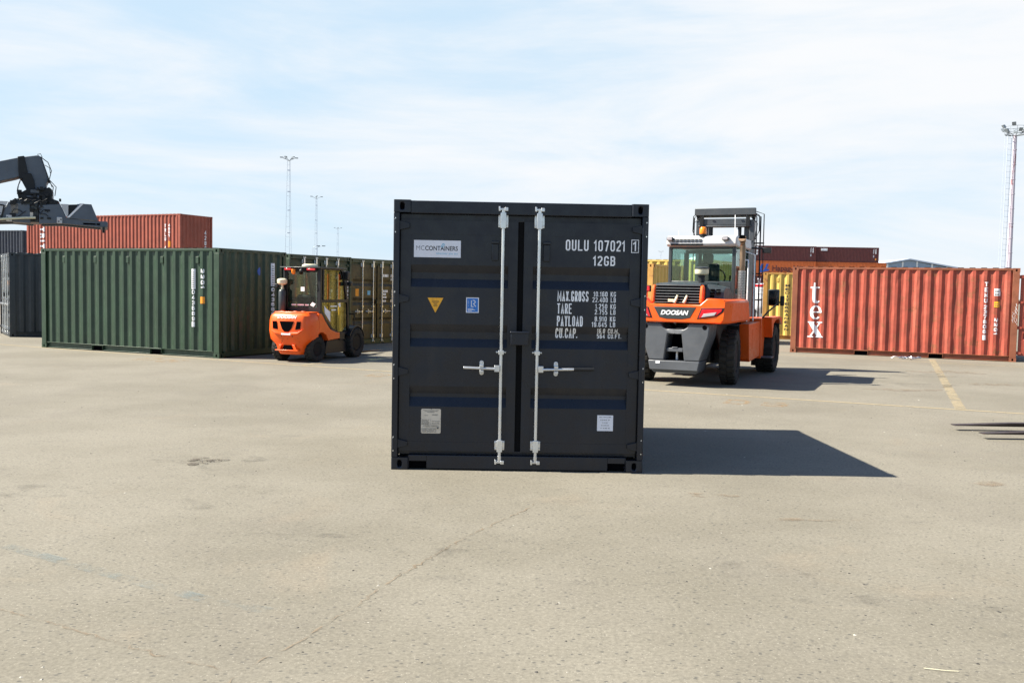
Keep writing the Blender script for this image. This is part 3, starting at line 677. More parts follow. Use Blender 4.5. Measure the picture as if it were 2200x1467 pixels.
longbox('navy container on top of its stack, rising behind the slate grey container', p0, nyaw, CH+.012, 'navy', 'navy stack at the left', L=6.058)
longbox('navy container under the other navy one, hidden by the slate grey container', p0, nyaw, 0, 'navy', 'navy stack at the left', L=6.058)
# distant stack right of the big forklift: two columns, four high
hx = {0: (46.09, 178.), 1: (58.42, 178.6)}
tiers = [('maroon', CH), ('maroon', CH), ('orangebox', 2.896), ('maroon', 2.896)]
names = ['lowest', 'second lowest', 'third tier', 'topmost']
for c in (0, 1):
    z = 0
    for k, (pm, hh) in enumerate(tiers):
        LL = 13.716 if (c == 1 and pm == 'orangebox') else 12.192
        col = {'maroon': 'maroon', 'orangebox': 'orange'}[pm]
        bx = longbox('long %s container, %s of the distant column by the %s' % (col, names[k], ('big forklift mast', 'grey warehouse')[c]), Vector(hx[c]), R(-1.5), z, pm, 'distant stack of long containers', H=hh, L=LL); z += hh+.012
        f = Flat()
        if pm == 'orangebox' and c == 0:
            f.font('Hapag-Lloyd', 3.9, 11.0, .62, 2.05, 0, off=.025)
            for q in (((1.35, 1.0), (1.8, 2.3), (2.25, 2.3), (1.85, 1.15), (2.35, 1.15), (2.75, 2.3), (3.2, 2.3), (2.85, 1.3), (3.35, 1.3), (3.25, 1.0), (2.4, .8), (1.7, .6)),): f.poly(q, 1)
            bx.letter('right', f, ['maroon', 'logoblue'], lift=.012)
        elif k == 3:
            f.vtext('4281 22', 11.2, .22, 2.6, 1.0, .05); f.vtext('45G', 11.6, .2, 2.6, 1.7, .05)
            if c: f.rect(1.1, 2.3, 2.15, 2.6, 0); f.rect(11.5, 11.75, .5, .8, 1)
            else: f.vtext('22X', .9, .4, 2.7, 1.1, .08)
            bx.letter('right', f, ['whitedull', 'stickerorange'], lift=.012)

# ------------------------------------------------------------------ wheels
def wheel(parent, x, y, r, w, out, lugs=22, rim=.55, steer=0.):
    """tyre (part) with rim (sub-part); out = +1 / -1 outer side along x"""
    mb = MB(); h = w/2
    mb.lathe([(r*rim, -h*.86), (r*.72, -h), (r*.93, -h*.96), (r*.945, -h*.74), (r*.945, 0), (r*.945, h*.74), (r*.93, h*.96), (r*.72, h), (r*.58, h*.86), (r*rim, h*.5)], (0, 0, 0), 'x', 40)
    for k in range(lugs):
        for sd in (-1, 1):
            a = 2*math.pi*(k+(.5 if sd > 0 else 0))/lugs; da = 2*math.pi/lugs*.31
            vs = []
            for (rr, xx, da2, sh) in ((.935, .06, da, .20), (.935, .90, da, -.12), (1.0, .06, da*.86, .20), (1.0, .86, da*.86, -.12), (.90, 1.0, da, -.12)):
                for q in (-1, 1):
                    t = a+q*da2+sh*da*2; vs.append((sd*h*xx, r*rr*math.cos(t), r*rr*math.sin(t)))
            mb.mesh(vs, [(4, 5, 7, 6), (0, 4, 6, 2), (1, 3, 7, 5), (0, 1, 5, 4), (2, 6, 8), (3, 9, 7), (6, 7, 9, 8)])
    o = obj('wheel', mb, 'rubber', parent, smooth=30); o.location = (x, y, r); o.rotation_euler = (0, 0, steer)
    rb = MB(); s = out
    pr = [(r*rim+.002, h*.80), (r*rim*.90, h*.82), (r*rim*.84, h*.45), (r*rim*.55, h*.38), (r*rim*.42, h*.62), (r*rim*.2, h*.64), (0, h*.64)]
    rb.lathe([(a, b*s) for a, b in pr], (0, 0, 0), 'x', 32); rb.lathe([(r*rim*.95, -h*.4*s), (0, -h*.4*s)], (0, 0, 0), 'x', 24)
    for k in range(8):
        a = 2*math.pi*k/8; rb.lathe([(.014*r/.4, 0), (.014*r/.4, .02*s)], (h*.40*s, r*rim*.68*math.cos(a), r*rim*.68*math.sin(a)), 'x', 6)
    obj('rim', rb, 'rim', o, smooth=30)
    return o
def panel_frame(mb, pts, w, axis, a, b):
    """a window frame: ribbon along a closed polygon, extruded"""
    for q in strip(pts+[pts[0]], w): mb.prism([tuple(p) for p in q], axis, a, b)

# ------------------------------------------------------------------ small forklift
def small_forklift(label, loc, rz):
    t = thing('forklift', label, 'forklift', loc, rz)
    # counterweight: lofted sections
    secs = [(.17, .30, -.36, .10), (.25, .345, -.40, .12), (.40, .40, -.44, .14), (.52, .52, -.47, .14), (.72, .545, -.49, .14), (.95, .54, -.48, .14), (1.06, .52, -.46, .14), (1.12, .47, -.40, .14)]
    def ring(z, hw, yb, ch): return [(-hw, .02, z), (-hw, yb+ch*1.3, z), (-hw+ch*.35, yb+ch*.45, z), (-hw+ch, yb, z), (hw-ch, yb, z), (hw-ch*.35, yb+ch*.45, z), (hw, yb+ch*1.3, z), (hw, .02, z)]
    mb = MB(); vs = []; n = 8
    for s in secs: vs += ring(*s)
    fs = [(i*n+k, i*n+k+1, (i+1)*n+k+1, (i+1)*n+k) for i in range(len(secs)-1) for k in range(n-1)]
    fs += [tuple(range(n)), tuple(range((len(secs)-1)*n, len(secs)*n))]+[(i*n, (i+1)*n, (i+1)*n+n-1, i*n+n-1) for i in range(len(secs)-1)]
    mb.mesh(vs, fs)
    # cheeks reaching forward above the rear wheels
    for sx in (-1, 1):
        q = [(.02, .62), (.02, 1.12), (.14, 1.10), (.30, .93), (.52, .74), (.78, .66), (.965, .64), (.965, .50), (.42, .47), (.34, .60), (.20, .665), (.05, .665)]
        mb.prism(q, 'x', sx*.38, sx*.545)
    cw = obj('counterweight', mb, 'orange', t, .018)
    # dark panels standing in for shaded openings, lips and ledges on the back
    mb = MB(); Y = -.492
    for q in (((-.185, .935), (.185, .935), (.12, .76), (.06, .70), (-.06, .70), (-.12, .76)), ((-.37, .93), (-.27, .935), (-.23, .75), (-.36, .765)), ((.27, .935), (.37, .93), (.36, .765), (.23, .75)), ((-.10, .385), (.10, .385), (.13, .29), (-.13, .29))):
        yy = Y if q[0][1] > .5 else -.447
        mb = MB(); mb.prism(q, 'y', yy-.003, yy+.05); obj('opening_shade_panel', mb, 'hole', cw)
    mb = MB(); mb.prism([(-.40, .73), (-.30, .69), (-.12, .685), (-.05, .66), (.05, .66), (.12, .685), (.30, .69), (.44, .76), (.30, .65), (.0, .615), (-.30, .65)], 'y', -.52, -.47)
    mb.box(-.30, .30, -.50, -.38, .262, .285); mb.prism([(-.20, .40), (-.14, .40), (-.19, .285), (-.26, .285)], 'y', -.475, -.40); mb.prism([(.20, .40), (.14, .40), (.19, .285), (.26, .285)], 'y', -.475, -.40)
    obj('rear_ledge', mb, 'orange', cw, .006)
    f = Flat(); f.font('DOOSAN', -.25, .25, 1.0, 1.066, 0, off=.018, shear=.25); f.build('lettering', ['white'], cw, lambda u, v, l: (u, -.478+(v-1.0)*.25-l, v), lift=.004)
    f = Flat(); f.rect(-.12, .12, .625, .665); f.build('rear_label', ['white'], cw, lambda u, v, l: (u, -.521-l, v), lift=.003)
    mb = MB(); rn = random.Random(4)
    f = Flat()
    for k in range(26):
        u = rn.uniform(-.36, .36); v = rn.uniform(.2, .62); w = .006+rn.random()*.012; hgt = .008+rn.random()*.05*(rn.random()**2)
        f.poly([(u, v), (u+w, v+.004), (u+w*.7, v+hgt), (u-.003, v+hgt*.8)], 0)
    def cwy(z):
        for a, b in zip(secs, secs[1:]):
            if a[0] <= z <= b[0]: return a[2]+(b[2]-a[2])*(z-a[0])/(b[0]-a[0])
        return secs[-1][2]
    f.build('paint_chips', ['dark'], cw, lambda u, v, l: (u, cwy(v)-l-.001, v), vcuts=[s[0] for s in secs], lift=.002)
    # chassis
    mb = MB(); mb.prism([(.36, .16), (1.42, .16), (1.42, .40), (.98, .49), (.44, .46)], 'x', -.50, .50); mb.box(-.42, .42, -.1, 1.7, .25, .62); mb.box(.40, .535, .97, 1.22, .47, .64); mb.box(-.535, -.40, .97, 1.22, .47, .64)
    mb.box(.35, .54, 1.0, 1.28, .455, .47)
    obj('chassis', mb, 'dark', t, .008)
    mb = MB(); mb.box(-.46, .46, -.28, .16, 1.119, 1.145); mb.box(-.34, .34, .02, .9, .6, 1.02); h = obj('hood', mb, 'orange', t, .012)
    for x, y in ((-.30, -.18), (.06, -.2), (.25, -.18)): mb = MB(); mb.box(x-.05, x+.05, y-.03, y+.03, 1.145, 1.162); obj('lifting_cap', mb, 'orange', h, .006)
    # cab
    fr = MB(); yr, yf = .17, 1.32; xw = .50
    for sx in (-1, 1):
        x0, x1 = sorted((sx*xw, sx*(xw-.055)))
        # door frame outline as seen from the side: curved lower rear, raked front
        out = [(yr, 1.10), (yr, 2.16), (1.10, 2.16), (1.20, 2.09), (1.43, 1.30), (1.47, .62), (.98, .62), (.72, .72), (.42, .93), (.24, 1.12)]
        panel_frame(fr, out, .035, 'x', x0, x1)
        fr.box(x0, x1, yr+.03, 1.41, 1.36, 1.43); 
        fr.box(x0-.0 if sx < 0 else x0, x1, .26, .32, 1.43, 2.14)
    fr.box(-xw+.05, xw-.05, yr-.01, yr+.05, 2.07, 2.16); fr.box(-xw+.05, xw-.05, yr-.01, yr+.05, 1.15, 1.25); fr.box(-xw+.05, xw-.05, 1.12, 1.20, 2.08, 2.16)
    for sx in (-1, 1):
        a, b = sorted((sx*.445, sx*.40)); fr.box(a, b, yr-.012, yr+.05, 1.15, 2.16)
    cab = obj('cab', fr, 'dark', t, .006)
    gl = MB(); gl.box(-.41, .41, yr+.012, yr+.018, 1.24, 2.08); obj('rear_window', gl, 'glassclear', cab)
    for sx in (-1, 1):
        g = MB(); x = sx*.475
        g.prism([(.32, 1.43), (.32, 2.13), (1.09, 2.13), (1.17, 2.07), (1.36, 1.43)], 'x', x-.003, x+.003); g.prism([(.26, 1.12), (.24, 1.36), (1.39, 1.36), (1.44, .66), (.98, .65), (.74, .75), (.44, .95)], 'x', x-.003, x+.003)
        obj('door_window', g, 'glassclear', cab)
    g = MB(); g.mesh([(-.42, 1.21, 2.07), (.42, 1.21, 2.07), (.42, 1.45, 1.25), (-.42, 1.45, 1.25)], [(0, 1, 2, 3)]); obj('windscreen', g, 'glassclear', cab)
    f = Flat(); f.bars(-.30, .16, 1.285, 1.325, 1, 0, .8, 3); f.poly([(.20, 1.30), (.29, 1.26), (.35, 1.33), (.26, 1.37)], 0); f.rect(-.05, .05, 1.62, 1.72, 0); f.build('window_label', ['whitedull'], cab, lambda u, v, l: (u, yr+.010-l, v), lift=.001)
    f = Flat(); f.poly([(.34, 1.30), (.40, 1.24), (.62, 1.14), (.62, .90), (.52, .98), (.36, 1.12)], 0); f.rect(.62, .92, 1.26, 1.285, 0); f.rect(.66, .88, 1.17, 1.20, 0); f.poly([(.98, 1.33), (1.08, 1.36), (1.10, 1.26), (1.04, 1.24)], 0); f.build('door_sticker', ['whitedull'], cab, lambda u, v, l: (.481+l, u, v), lift=.001)
    rf = MB(); rf.box(-.54, .54, .06, 1.30, 2.163, 2.185); ro = obj('cab_roof', rf, 'hood', cab, .006)
    rf = MB(); rf.lathe([(.16, 0), (.185, .02), (.18, .055), (.13, .075), (0, .078)], (-.02, .52, 2.186), 'z', 24); obj('roof_dome', rf, 'cream', ro, smooth=60)
    for a, b in ((-.42, -.24), (.18, .40)): m = MB(); m.box(a, b, .05, .10, 2.105, 2.15); obj('tail_light', m, 'redlens', ro, .006)
    m = MB(); m.lathe([(.045, 0), (.05, -.02), (.042, -.10), (.02, -.12), (0, -.12)], (-.15, .02, 2.13), 'z', 16); obj('beacon', m, 'amber', ro, smooth=60)
    m = MB(); m.lathe([(.05, 0), (.055, .04), (.03, .07), (0, .07)], (.05, .04, 2.06), 'z', 14); m.box(.03, .07, .03, .08, 2.12, 2.165); obj('reversing_horn', m, 'dark', ro)
    m = MB(); m.box(.50, .60, 1.22, 1.36, 1.90, 2.10); m.box(.52, .64, 1.30, 1.42, 1.76, 1.86); obj('work_light', m, 'dark', ro, .02)
    # air cleaner on a stalk at the left rear
    m = MB(); m.lathe([(.07, 0), (.085, .03), (.085, .48), (.06, .52), (.03, .53)], (-.47, .05, 1.13), 'z', 18); a_ = obj('air_cleaner', m, 'hood', t, smooth=50)
    m = MB(); m.lathe([(.03, 0), (.03, .10), (.085, .11), (.115, .14), (.118, .215), (.10, .235), (.05, .25), (0, .252)], (-.47, .05, 1.66), 'z', 20); obj('rain_cap', m, 'cream', a_, smooth=25)
    m = MB(); m.box(-.66, -.48, .02, .08, 1.70, 1.78); m.lathe([(.05, 0), (.05, .07)], (-.60, -.01, 1.74), 'y', 14); obj('rear_lamp', m, 'dark', t, .012)
    # seat and controls
    m = MB(); m.box(-.24, .24, .35, .80, 1.02, 1.14); m.prism([(.30, 1.10), (.42, 1.10), (.36, 1.50), (.31, 1.56), (.25, 1.50)], 'x', -.22, .22); obj('seat', m, 'dark', t, .05)
    m = MB(); m.tube([(0, 1.22, .75), (0, 1.08, 1.22)], .03, 8)
    ring_ = [(.15*math.cos(k*math.pi/8), 1.08-.05*math.sin(k*math.pi/8), 1.24+.14*math.sin(k*math.pi/8)) for k in range(17)]; m.tube(ring_, .014, 6); m.box(-.3, .3, 1.18, 1.34, .66, 1.05); obj('steering_column', m, 'dark', t)
    # mast
    m = MB()
    for sx in (-1, 1):
        for a, b, c in ((.30, 1.66, 2.13), (.24, 1.72, 2.10)):
            x0, x1 = sorted((sx*a, sx*(a+.055))); m.box(x0, x1, c and b-.06, b+.06, .10, c)
    m.box(-.36, .36, 1.64, 1.70, 2.03, 2.13); m.box(-.36, .36, 1.64, 1.70, 1.08, 1.16); m.box(-.36, .36, 1.64, 1.70, .2, .32)
    ms = obj('mast', m, 'dark', t, .004)
    for sx in (-1, 1):
        c_ = MB(); c_.lathe([(.032, .35), (.032, 1.35)], (sx*.16, 1.62, 0), 'z', 12); c_.lathe([(.030, 1.35), (.030, 2.05)], (sx*.16, 1.62, 0), 'z', 12, 1); c_.mi = [0 if max(c_.v[i][2] for i in fc) < 1.36 else 1 for fc in c_.f]
        obj('lift_cylinder', c_, ['stickeryellow', 'orange'], ms)  # yellow and orange colouring copies bars reflected in the cab glass
    f = Flat(); f.rtext('DOOSAN', 0, .05, 1.98, 1.40, .006, 0); f.build('lettering', ['white'], ms, lambda u, v, l: (.356+l, 1.66+u, v), lift=.003)
    m = MB(); m.box(-.50, .50, 1.80, 1.84, .12, .20); m.box(-.50, .50, 1.80, 1.84, .46, .54)
    for x in (-.46, -.23, 0, .23, .46): m.box(x-.012, x+.012, 1.81, 1.835, .54, 1.05)
    m.box(-.48, .48, 1.81, 1.835, 1.05, 1.08); ca = obj('fork_carriage', m, 'dark', t, .004)
    for x in (-.35, .35):
        k = MB(); k.prism([(1.846, .062), (1.846, .60), (1.885, .60), (1.892, .115), (2.7, .108), (3.50, .075), (3.51, .064), (2.6, .062)], 'x', x-.06, x+.06)
        obj('fork', k, 'forksteel', ca, .005)
    wheel(t, -.44, 0, .29, .20, -1, 20, .52); wheel(t, .44, 0, .29, .20, 1, 20, .52, R(-6)); wheel(t, -.47, 1.74, .37, .27, -1, 22, .52); wheel(t, .47, 1.74, .37, .27, 1, 22, .52)
    m = MB()
    for sx in (-1, 1):
        a = [(1.74+.42*math.cos(R(k)), .37+.42*math.sin(R(k))) for k in range(20, 170, 15)]; x0, x1 = sorted((sx*.34, sx*.60))
        m.prism(a+[(1.74+.38*math.cos(R(k)), .37+.39*math.sin(R(k))) for k in range(155, 15, -15)], 'x', x0, x1)
    obj('front_fender', m, 'dark', t, .006)
    m = MB(); m.box(-.36, .36, -.05, .05, .22, .34); m.box(-.36, .36, 1.68, 1.80, .30, .44); obj('axle', m, 'dark', t)
    return t
sf = small_forklift('small orange forklift with black cab and cream roof dome, beside the dark green container', (-4.974, 21.33, 0), R(-19))
s2 = copy_tree(sf); s2['label'] = 'forklift out of view except for two low dark steel fork tips over the asphalt'
s2.location = (5.88+3.51, 11.87, 0); s2.rotation_euler = (0, 0, R(90+1.5))

# ------------------------------------------------------------------ big forklift
def big_forklift(label, loc, rz):
    t = thing('heavy_forklift', label, 'forklift', loc, rz)
    # grey counterweight with a real opening
    mb = MB(); Y0, Y1 = -1.05, -.42
    for s in (-1, 1):
        q = [(-.48*-s, .482), (-.19*-s, .482), (-.13*-s, .98), (0, .98), (0, 1.07), (.17*s, 1.07), (.22*s, 1.10), (.27*s, 1.18), (.66*s, 1.18), (.64*s, .95)]
        mb.prism(q, 'y', Y0, Y1)
    cw = obj('counterweight', mb, 'cwgrey', t, .022)
    mb = MB(); mb.prism([(-.455, .30), (.455, .30), (.487, .478), (-.487, .478)], 'y', Y0-.025, Y1); mb.prism([(-.40, .24), (.40, .24), (.455, .298), (-.455, .298)], 'y', Y0+.08, Y1); obj('bumper', mb, 'cwgrey', cw, .014)
    mb = MB(); mb.box(-.185, .185, -.62, -.50, .485, .975); mb.lathe([(.10, 0), (.085, -.05), (0, -.05)], (0, -.63, .84), 'y', 18)
    obj('recess', mb, 'hole', cw)
    for s in (-1, 1): mb = MB(); mb.lathe([(.042, 0), (.042, .03)], (s*.56, -1.054, 1.115), 'y', 18); obj('tie_hole', mb, 'hole', cw)
    mb = MB(); mb.box(-.155, .16, -1.02, -.70, .645, .715); mb.box(-.05, .06, -1.03, -.98, .715, .735); obj('tow_bar', mb, 'cwgrey', cw, .01)
    mb = MB(); mb.lathe([(.022, .485), (.022, .64), (.03, .64), (.03, .66)], (.01, -.86, 0), 'z', 12); obj('tow_pin', mb, 'whitedull', cw)
    f = Flat(); rn = random.Random(9); f.rect(-.34, -.26, .42, .465, 0)
    f.build('rear_label', ['whitedull'], cw, lambda u, v, l: (u, -1.0765-l, v), lift=.002)
    # orange tail frame
    mb = MB()
    def prof(yb): return None
    rear = [(-.86, 1.195), (.86, 1.195), (.90, 1.24), (.93, 1.60), (.88, 1.645), (.60, 1.655), (.47, 1.535), (-.47, 1.535), (-.60, 1.655), (-.88, 1.645), (-.93, 1.60), (-.90, 1.24)]
    mb.prism(rear, 'y', -1.09, -.80)
    for s in (-1, 1):
        q = [(.86, 1.197), (.90, 1.24), (.93, 1.60), (.88, 1.643)]
        # corner piece and flank
        for (ya, pa), (yb_, pb) in (((-1.09, 0), (-.93, .12)), ((-.93, .12), (.62, .12))):
            A = [(s*(x+pa), ya, z) for x, z in q]; Bq = [(s*(x+pb), yb_, z) for x, z in q]
            I0 = [(s*.66, ya+.02, z) for x, z in (q[0], q[3])]; 
            mb.mesh(A+Bq, [(0, 1, 5, 4), (1, 2, 6, 5), (2, 3, 7, 6)])
            mb.mesh([A[3], Bq[3], (s*.56, yb_, 1.643), (s*.60, ya, 1.643)], [(0, 1, 2, 3)]); mb.mesh([A[0], Bq[0], (s*.60, yb_, 1.197), (s*.60, ya, 1.197)], [(0, 1, 2, 3)])
        E0 = [(s*(x+.12), .62, z) for x, z in q]; tail = [(s*.98, .98, 1.17), (s*1.02, .96, 1.22), (s*1.03, .72, 1.56), (s*.99, .66, 1.60)]
        mb.mesh(E0+tail, [(0, 1, 5, 4), (1, 2, 6, 5), (2, 3, 7, 6), (4, 5, 6, 7), (0, 4, 7, 3)])
    tf = obj('tail_frame', mb, 'orange', t, .02)
    mb = MB(); mb.prism([(-.40, 1.485), (.40, 1.485), (.29, 1.29), (.15, 1.262), (-.15, 1.262), (-.29, 1.29)], 'y', -1.096, -1.06); bd = obj('badge_panel', mb, 'hood', tf, .004)
    f = Flat(); f.font('DOOSAN', -.265, .265, 1.335, 1.425, 0, off=.045, shear=.28); f.build('lettering', ['white'], bd, lambda u, v, l: (u, -1.0965-l, v), lift=.003)
    for s in (-1, 1):
        X = lambda x: s*x
        q = [(.50, 1.475), (.925, 1.485), (.90, 1.41), (.80, 1.335), (.42, 1.268)]
        mb = MB(); mb.prism([(X(a), b) for a, b in q], 'y', -1.095, -1.06); lh = obj('tail_light', mb, 'dark', tf, .004)
        qi = [(.515, 1.455), (.885, 1.465), (.865, 1.415), (.78, 1.35), (.455, 1.29)]
        mb = MB(); mb.prism([(X(a), b) for a, b in qi], 'y', -1.103, -1.0955); obj('red_lens', mb, 'redlens', lh, .003)
        qi = [(.545, 1.37), (.785, 1.405), (.745, 1.345), (.505, 1.305)]
        mb = MB(); mb.prism([(X(a), b) for a, b in qi], 'y', -1.110, -1.1035); obj('white_lens', mb, 'whitelens', lh, .003)
    # work light on the left flank, orange guard
    mb = MB(); mb.box(-.72, -.56, -.80, -.72, 1.76, 1.88); wl = obj('work_light', mb, 'dark', tf, .015)
    mb = MB(); mb.box(-.705, -.575, -.808, -.801, 1.775, 1.865); obj('lamp_lens', mb, 'redlens', wl, .003)
    mb = MB(); mb.box(-.66, -.62, -.79, -.75, 1.64, 1.76); obj('lamp_bracket', mb, 'orange', wl)
    # hood and grille
    mb = MB()
    side = [(-.86, 1.54), (-.70, 1.90), (-.60, 1.945), (.20, 1.965), (.55, 1.97), (.55, 1.54)]
    mb.prism([(-.62, 1.54), (-.55, 1.915), (.5, 1.95), (.55, 1.95), (.55, 1.54)], 'x', -.46, .46)
    mb.mesh([(-.43, -.80, 1.925), (.43, -.80, 1.925), (.43, .55, 1.97), (-.43, .55, 1.97), (-.46, -.80, 1.90), (.46, -.80, 1.90), (.46, .55, 1.95), (-.46, .55, 1.95)], [(0, 1, 2, 3), (0, 3, 7, 4), (1, 5, 6, 2), (0, 4, 5, 1), (2, 6, 7, 3)])
    ho = obj('hood', mb, 'hood', t, .012)
    mb = MB()
    mb.prism([(-.70, 1.62), (-.62, 1.86), (-.45, 1.93), (.05, 1.93), (.35, 1.72), (.50, 1.60), (.50, 1.56), (-.70, 1.56)], 'x', .465, .80, tb=[(-.62, 1.60), (-.56, 1.80), (-.42, 1.86), (0, 1.86), (.3, 1.68), (.46, 1.58), (.46, 1.56), (-.62, 1.56)])
    sc = obj('hood_cover', mb, 'hood', ho, .03)
    mb = MB()
    for i in range(2):
        for j in range(3):
            if i == 1 and j == 0: continue
            x = .56+i*.11; z = 1.68+j*.06; mb.prism([(x, z), (x+.075, z), (x+.07, z+.03), (x+.005, z+.03)], 'y', -.715+(z-1.62)*.33-(.02), -.60)
    obj('cooling_slot', mb, 'hole', sc)
    mb = MB(); mb.prism([(-.955, 1.545), (-.86, 1.90), (-.84, 1.90), (-.84, 1.545)], 'x', -.41, .41); obj('grille_core', mb, 'hole', ho)
    mb = MB()
    for i in range(7):
        z = 1.565+i*.053; yy = -.965+(z-1.545)*.267
        mb.box(-.425, .425, yy-.012, yy+.03, z, z+.012)
    obj('grille_slats', mb, 'slat', ho)
    mb = MB(); mb.prism([(-.89, 1.895), (-.84, 1.925), (-.62, 1.93), (-.62, 1.90)], 'x', -.43, .43); obj('grille_cap', mb, 'hood', ho, .01)
    mb = MB(); 
    for x in (-.02, .16): mb.tube([(x-.02, -.985, 1.56), (x, -.98, 1.60), (x+.035, -.96, 1.70)], [.030, .026, .020], 8)
    mb.box(-.16, -.05, -.985, -.96, 1.575, 1.63); obj('lifting_lug', mb, 'cream', ho, .004)
    for s in (-1, 1):
        mb = MB(); q = [(-1.0, 1.56), (-.93, 1.82), (-.90, 1.88), (-.86, 1.90), (-.81, 1.88), (-.79, 1.80), (-.78, 1.56)]; x0, x1 = sorted((s*.425, s*.495)); mb.prism(q, 'x', x0, x1); obj('grille_guard', mb, 'orange', ho, .025)
    mb = MB(); mb.lathe([(.06, 1.94), (.06, 2.06), (.075, 2.06), (.075, 2.09), (.055, 2.09), (.055, 2.10)], (.26, -.10, 0), 'z', 20); pc = obj('air_intake', mb, 'dark', ho, smooth=40)
    mb = MB(); mb.lathe([(.07, 2.10), (.125, 2.12), (.135, 2.14), (.135, 2.215)], (.26, -.10, 0), 'z', 28); obj('intake_bowl', mb, 'cream', pc, smooth=40)
    mb = MB(); mb.lathe([(.142, 2.215), (.142, 2.245), (.11, 2.262), (0, 2.265)], (.26, -.10, 0), 'z', 28); obj('intake_cap', mb, 'hood', pc, smooth=40)
    # cab
    X0, X1, Y0, Y1, Z0, Z1 = -.60, .76, .62, 2.10, 1.60, 2.68
    mb = MB(); w = .07
    for x in (X0, X1-w):
        for y in (Y0, Y1-w): mb.box(x, x+w, y, y+w, Z0, Z1)
        mb.box(x+.004, x+w-.004, Y0+w, Y1-w, 1.60, 1.95 if x < 0 else 1.75)
    mb.box(X0+w, X1-w, Y0+.004, Y0+w-.004, Z0, 1.99); mb.box(X0+w, X1-w, Y0+.004, Y0+w-.004, 2.64, Z1); mb.box(X0+w, X1-w, Y1-w+.004, Y1-.004, 2.60, Z1); mb.box(X0+w, X1-w, Y1-w+.004, Y1-.004, Z0, 1.72)
    mb.box(X0+.28, X0+.36, Y1-w+.01, Y1-.01, 1.72, 2.60)
    cab = obj('cab', mb, 'hood', t, .012)
    g = MB(); g.box(X0+w, X1-w, Y0+.03, Y0+.036, 1.99, 2.64); obj('rear_window', g, 'glass', cab)
    for x in (X0+.03, X1-.036): g = MB(); g.box(x, x+.006, Y0+w, Y1-w, 1.75 if x > 0 else 1.95, Z1); obj('side_window', g, 'glass', cab)
    g = MB(); g.box(X0+w, X1-w, Y1-.04, Y1-.034, 1.72, 2.60); obj('windscreen', g, 'glass', cab)
    mb = MB(); mb.prism([(Y0-.10, 2.72), (Y0-.04, 2.685), (Y1+.05, 2.685), (Y1+.10, 2.76), (Y1+.04, 2.89), (Y0+.02, 2.905), (Y0-.08, 2.88)], 'x', X0-.03, X1+.03); ro = obj('cab_roof', mb, 'cabgrey', cab, .025)
    mb = MB()
    for j in range(2):
        for i in range(8):
            x = X0+.09+i*.078; z = 2.775+j*.035; mb.box(x, x+.062, Y0-.105, Y0-.06, z, z+.014)
    for i in range(26): x = X0+.07+i*.0255; mb.box(x, x+.011, Y0-.112, Y0-.03, 2.700, 2.742)
    obj('air_vent', mb, 'hole', ro)
    for x in (X0+.06, X1-.18):
        mb = MB(); mb.box(x-.07, x+.06, Y0-.17, Y0-.07, 2.80, 2.875); wl = obj('work_light', mb, 'hood', ro, .02)
        mb = MB(); mb.box(x-.055, x+.045, Y0-.178, Y0-.171, 2.812, 2.863); obj('lamp_lens', mb, 'whitelens', wl, .004)
    mb = MB(); mb.lathe([(.075, 2.875), (.075, 2.935)], (.10, Y0-.02, 0), 'z', 18); bc = obj('beacon', mb, 'dark', ro)
    mb = MB(); mb.lathe([(.065, 2.935), (.07, 2.95), (.066, 3.055), (.045, 3.075), (0, 3.078)], (.10, Y0-.02, 0), 'z', 20); obj('beacon_lens', mb, 'amber', bc, smooth=60)
    mb = MB(); mb.tube([(X0+.12, Y0+.3, 2.89), (X0+.12, Y0+.3, 3.02)], .006, 6); mb.tube([(X1-.1, Y0+.4, 2.89), (X1-.13, Y0+.5, 3.35)], .007, 6); mb.tube([(X1-.02, Y0+.2, 2.89), (X1-.02, Y0+.2, 3.03)], .02, 8); obj('antenna', mb, 'whitedull', ro)
    # inside
    mb = MB(); mb.box(-.15, .38, 1.15, 1.65, 1.70, 1.86); mb.prism([(1.10, 1.80), (1.24, 1.80), (1.18, 2.34), (1.08, 2.38)], 'x', -.12, .34); mb.box(0, .22, 1.06, 1.14, 2.36, 2.56); obj('seat', mb, 'dark', cab, .04)
    mb = MB(); mb.tube([(.16, 1.95, 1.7), (.16, 1.78, 2.08)], .035, 8); mb.tube([(.16+.17*math.cos(k*math.pi/8), 1.78-.05*math.sin(k*math.pi/8), 2.10+.16*math.sin(k*math.pi/8)) for k in range(17)], .016, 6); mb.box(.42, .66, 1.2, 1.75, 1.7, 1.98)
    for k in range(4): mb.tube([(.46+k*.06, 1.60, 1.98), (.46+k*.06, 1.66, 2.12)], [.010, .022], 6)
    mb.box(-.52, -.44, 1.6, 1.66, 2.0, 2.6); obj('controls', mb, 'dark', cab)
    # exhaust
    mb = MB(); mb.lathe([(.055, 1.60), (.055, 2.70)], (.93, .44, 0), 'z', 18); mb.tube([(.93, .44, 2.70), (.93, .42, 2.78), (.93, .36, 2.83)], [.055, .06, .075], 16); ex = obj('exhaust_stack', mb, 'exhaust', t, smooth=50)
    mb = MB(); mb.lathe([(.07, 0), (0, 0)], (.93, .355, 2.828), 'y', 16); obj('exhaust_mouth', mb, 'hole', ex)
    mb = MB(); mb.lathe([(.072, 1.60), (.072, 2.20)], (.93, .44, 0), 'z', 22); eg = obj('exhaust_guard', mb, 'guardsteel', ex)
    mb = MB()
    for j in range(18):
        for k in range(16):
            a = 2*math.pi*(k+.5*(j % 2))/16; c_, s_ = math.cos(a), math.sin(a); z = 1.62+j*.032
            mb.mesh([(.93+.0735*c_-s_*u, .44+.0735*s_+c_*u, z+v) for u, v in ((-.0065, -.008), (.0065, -.008), (.0065, .008), (-.0065, .008))], [(0, 1, 2, 3)])
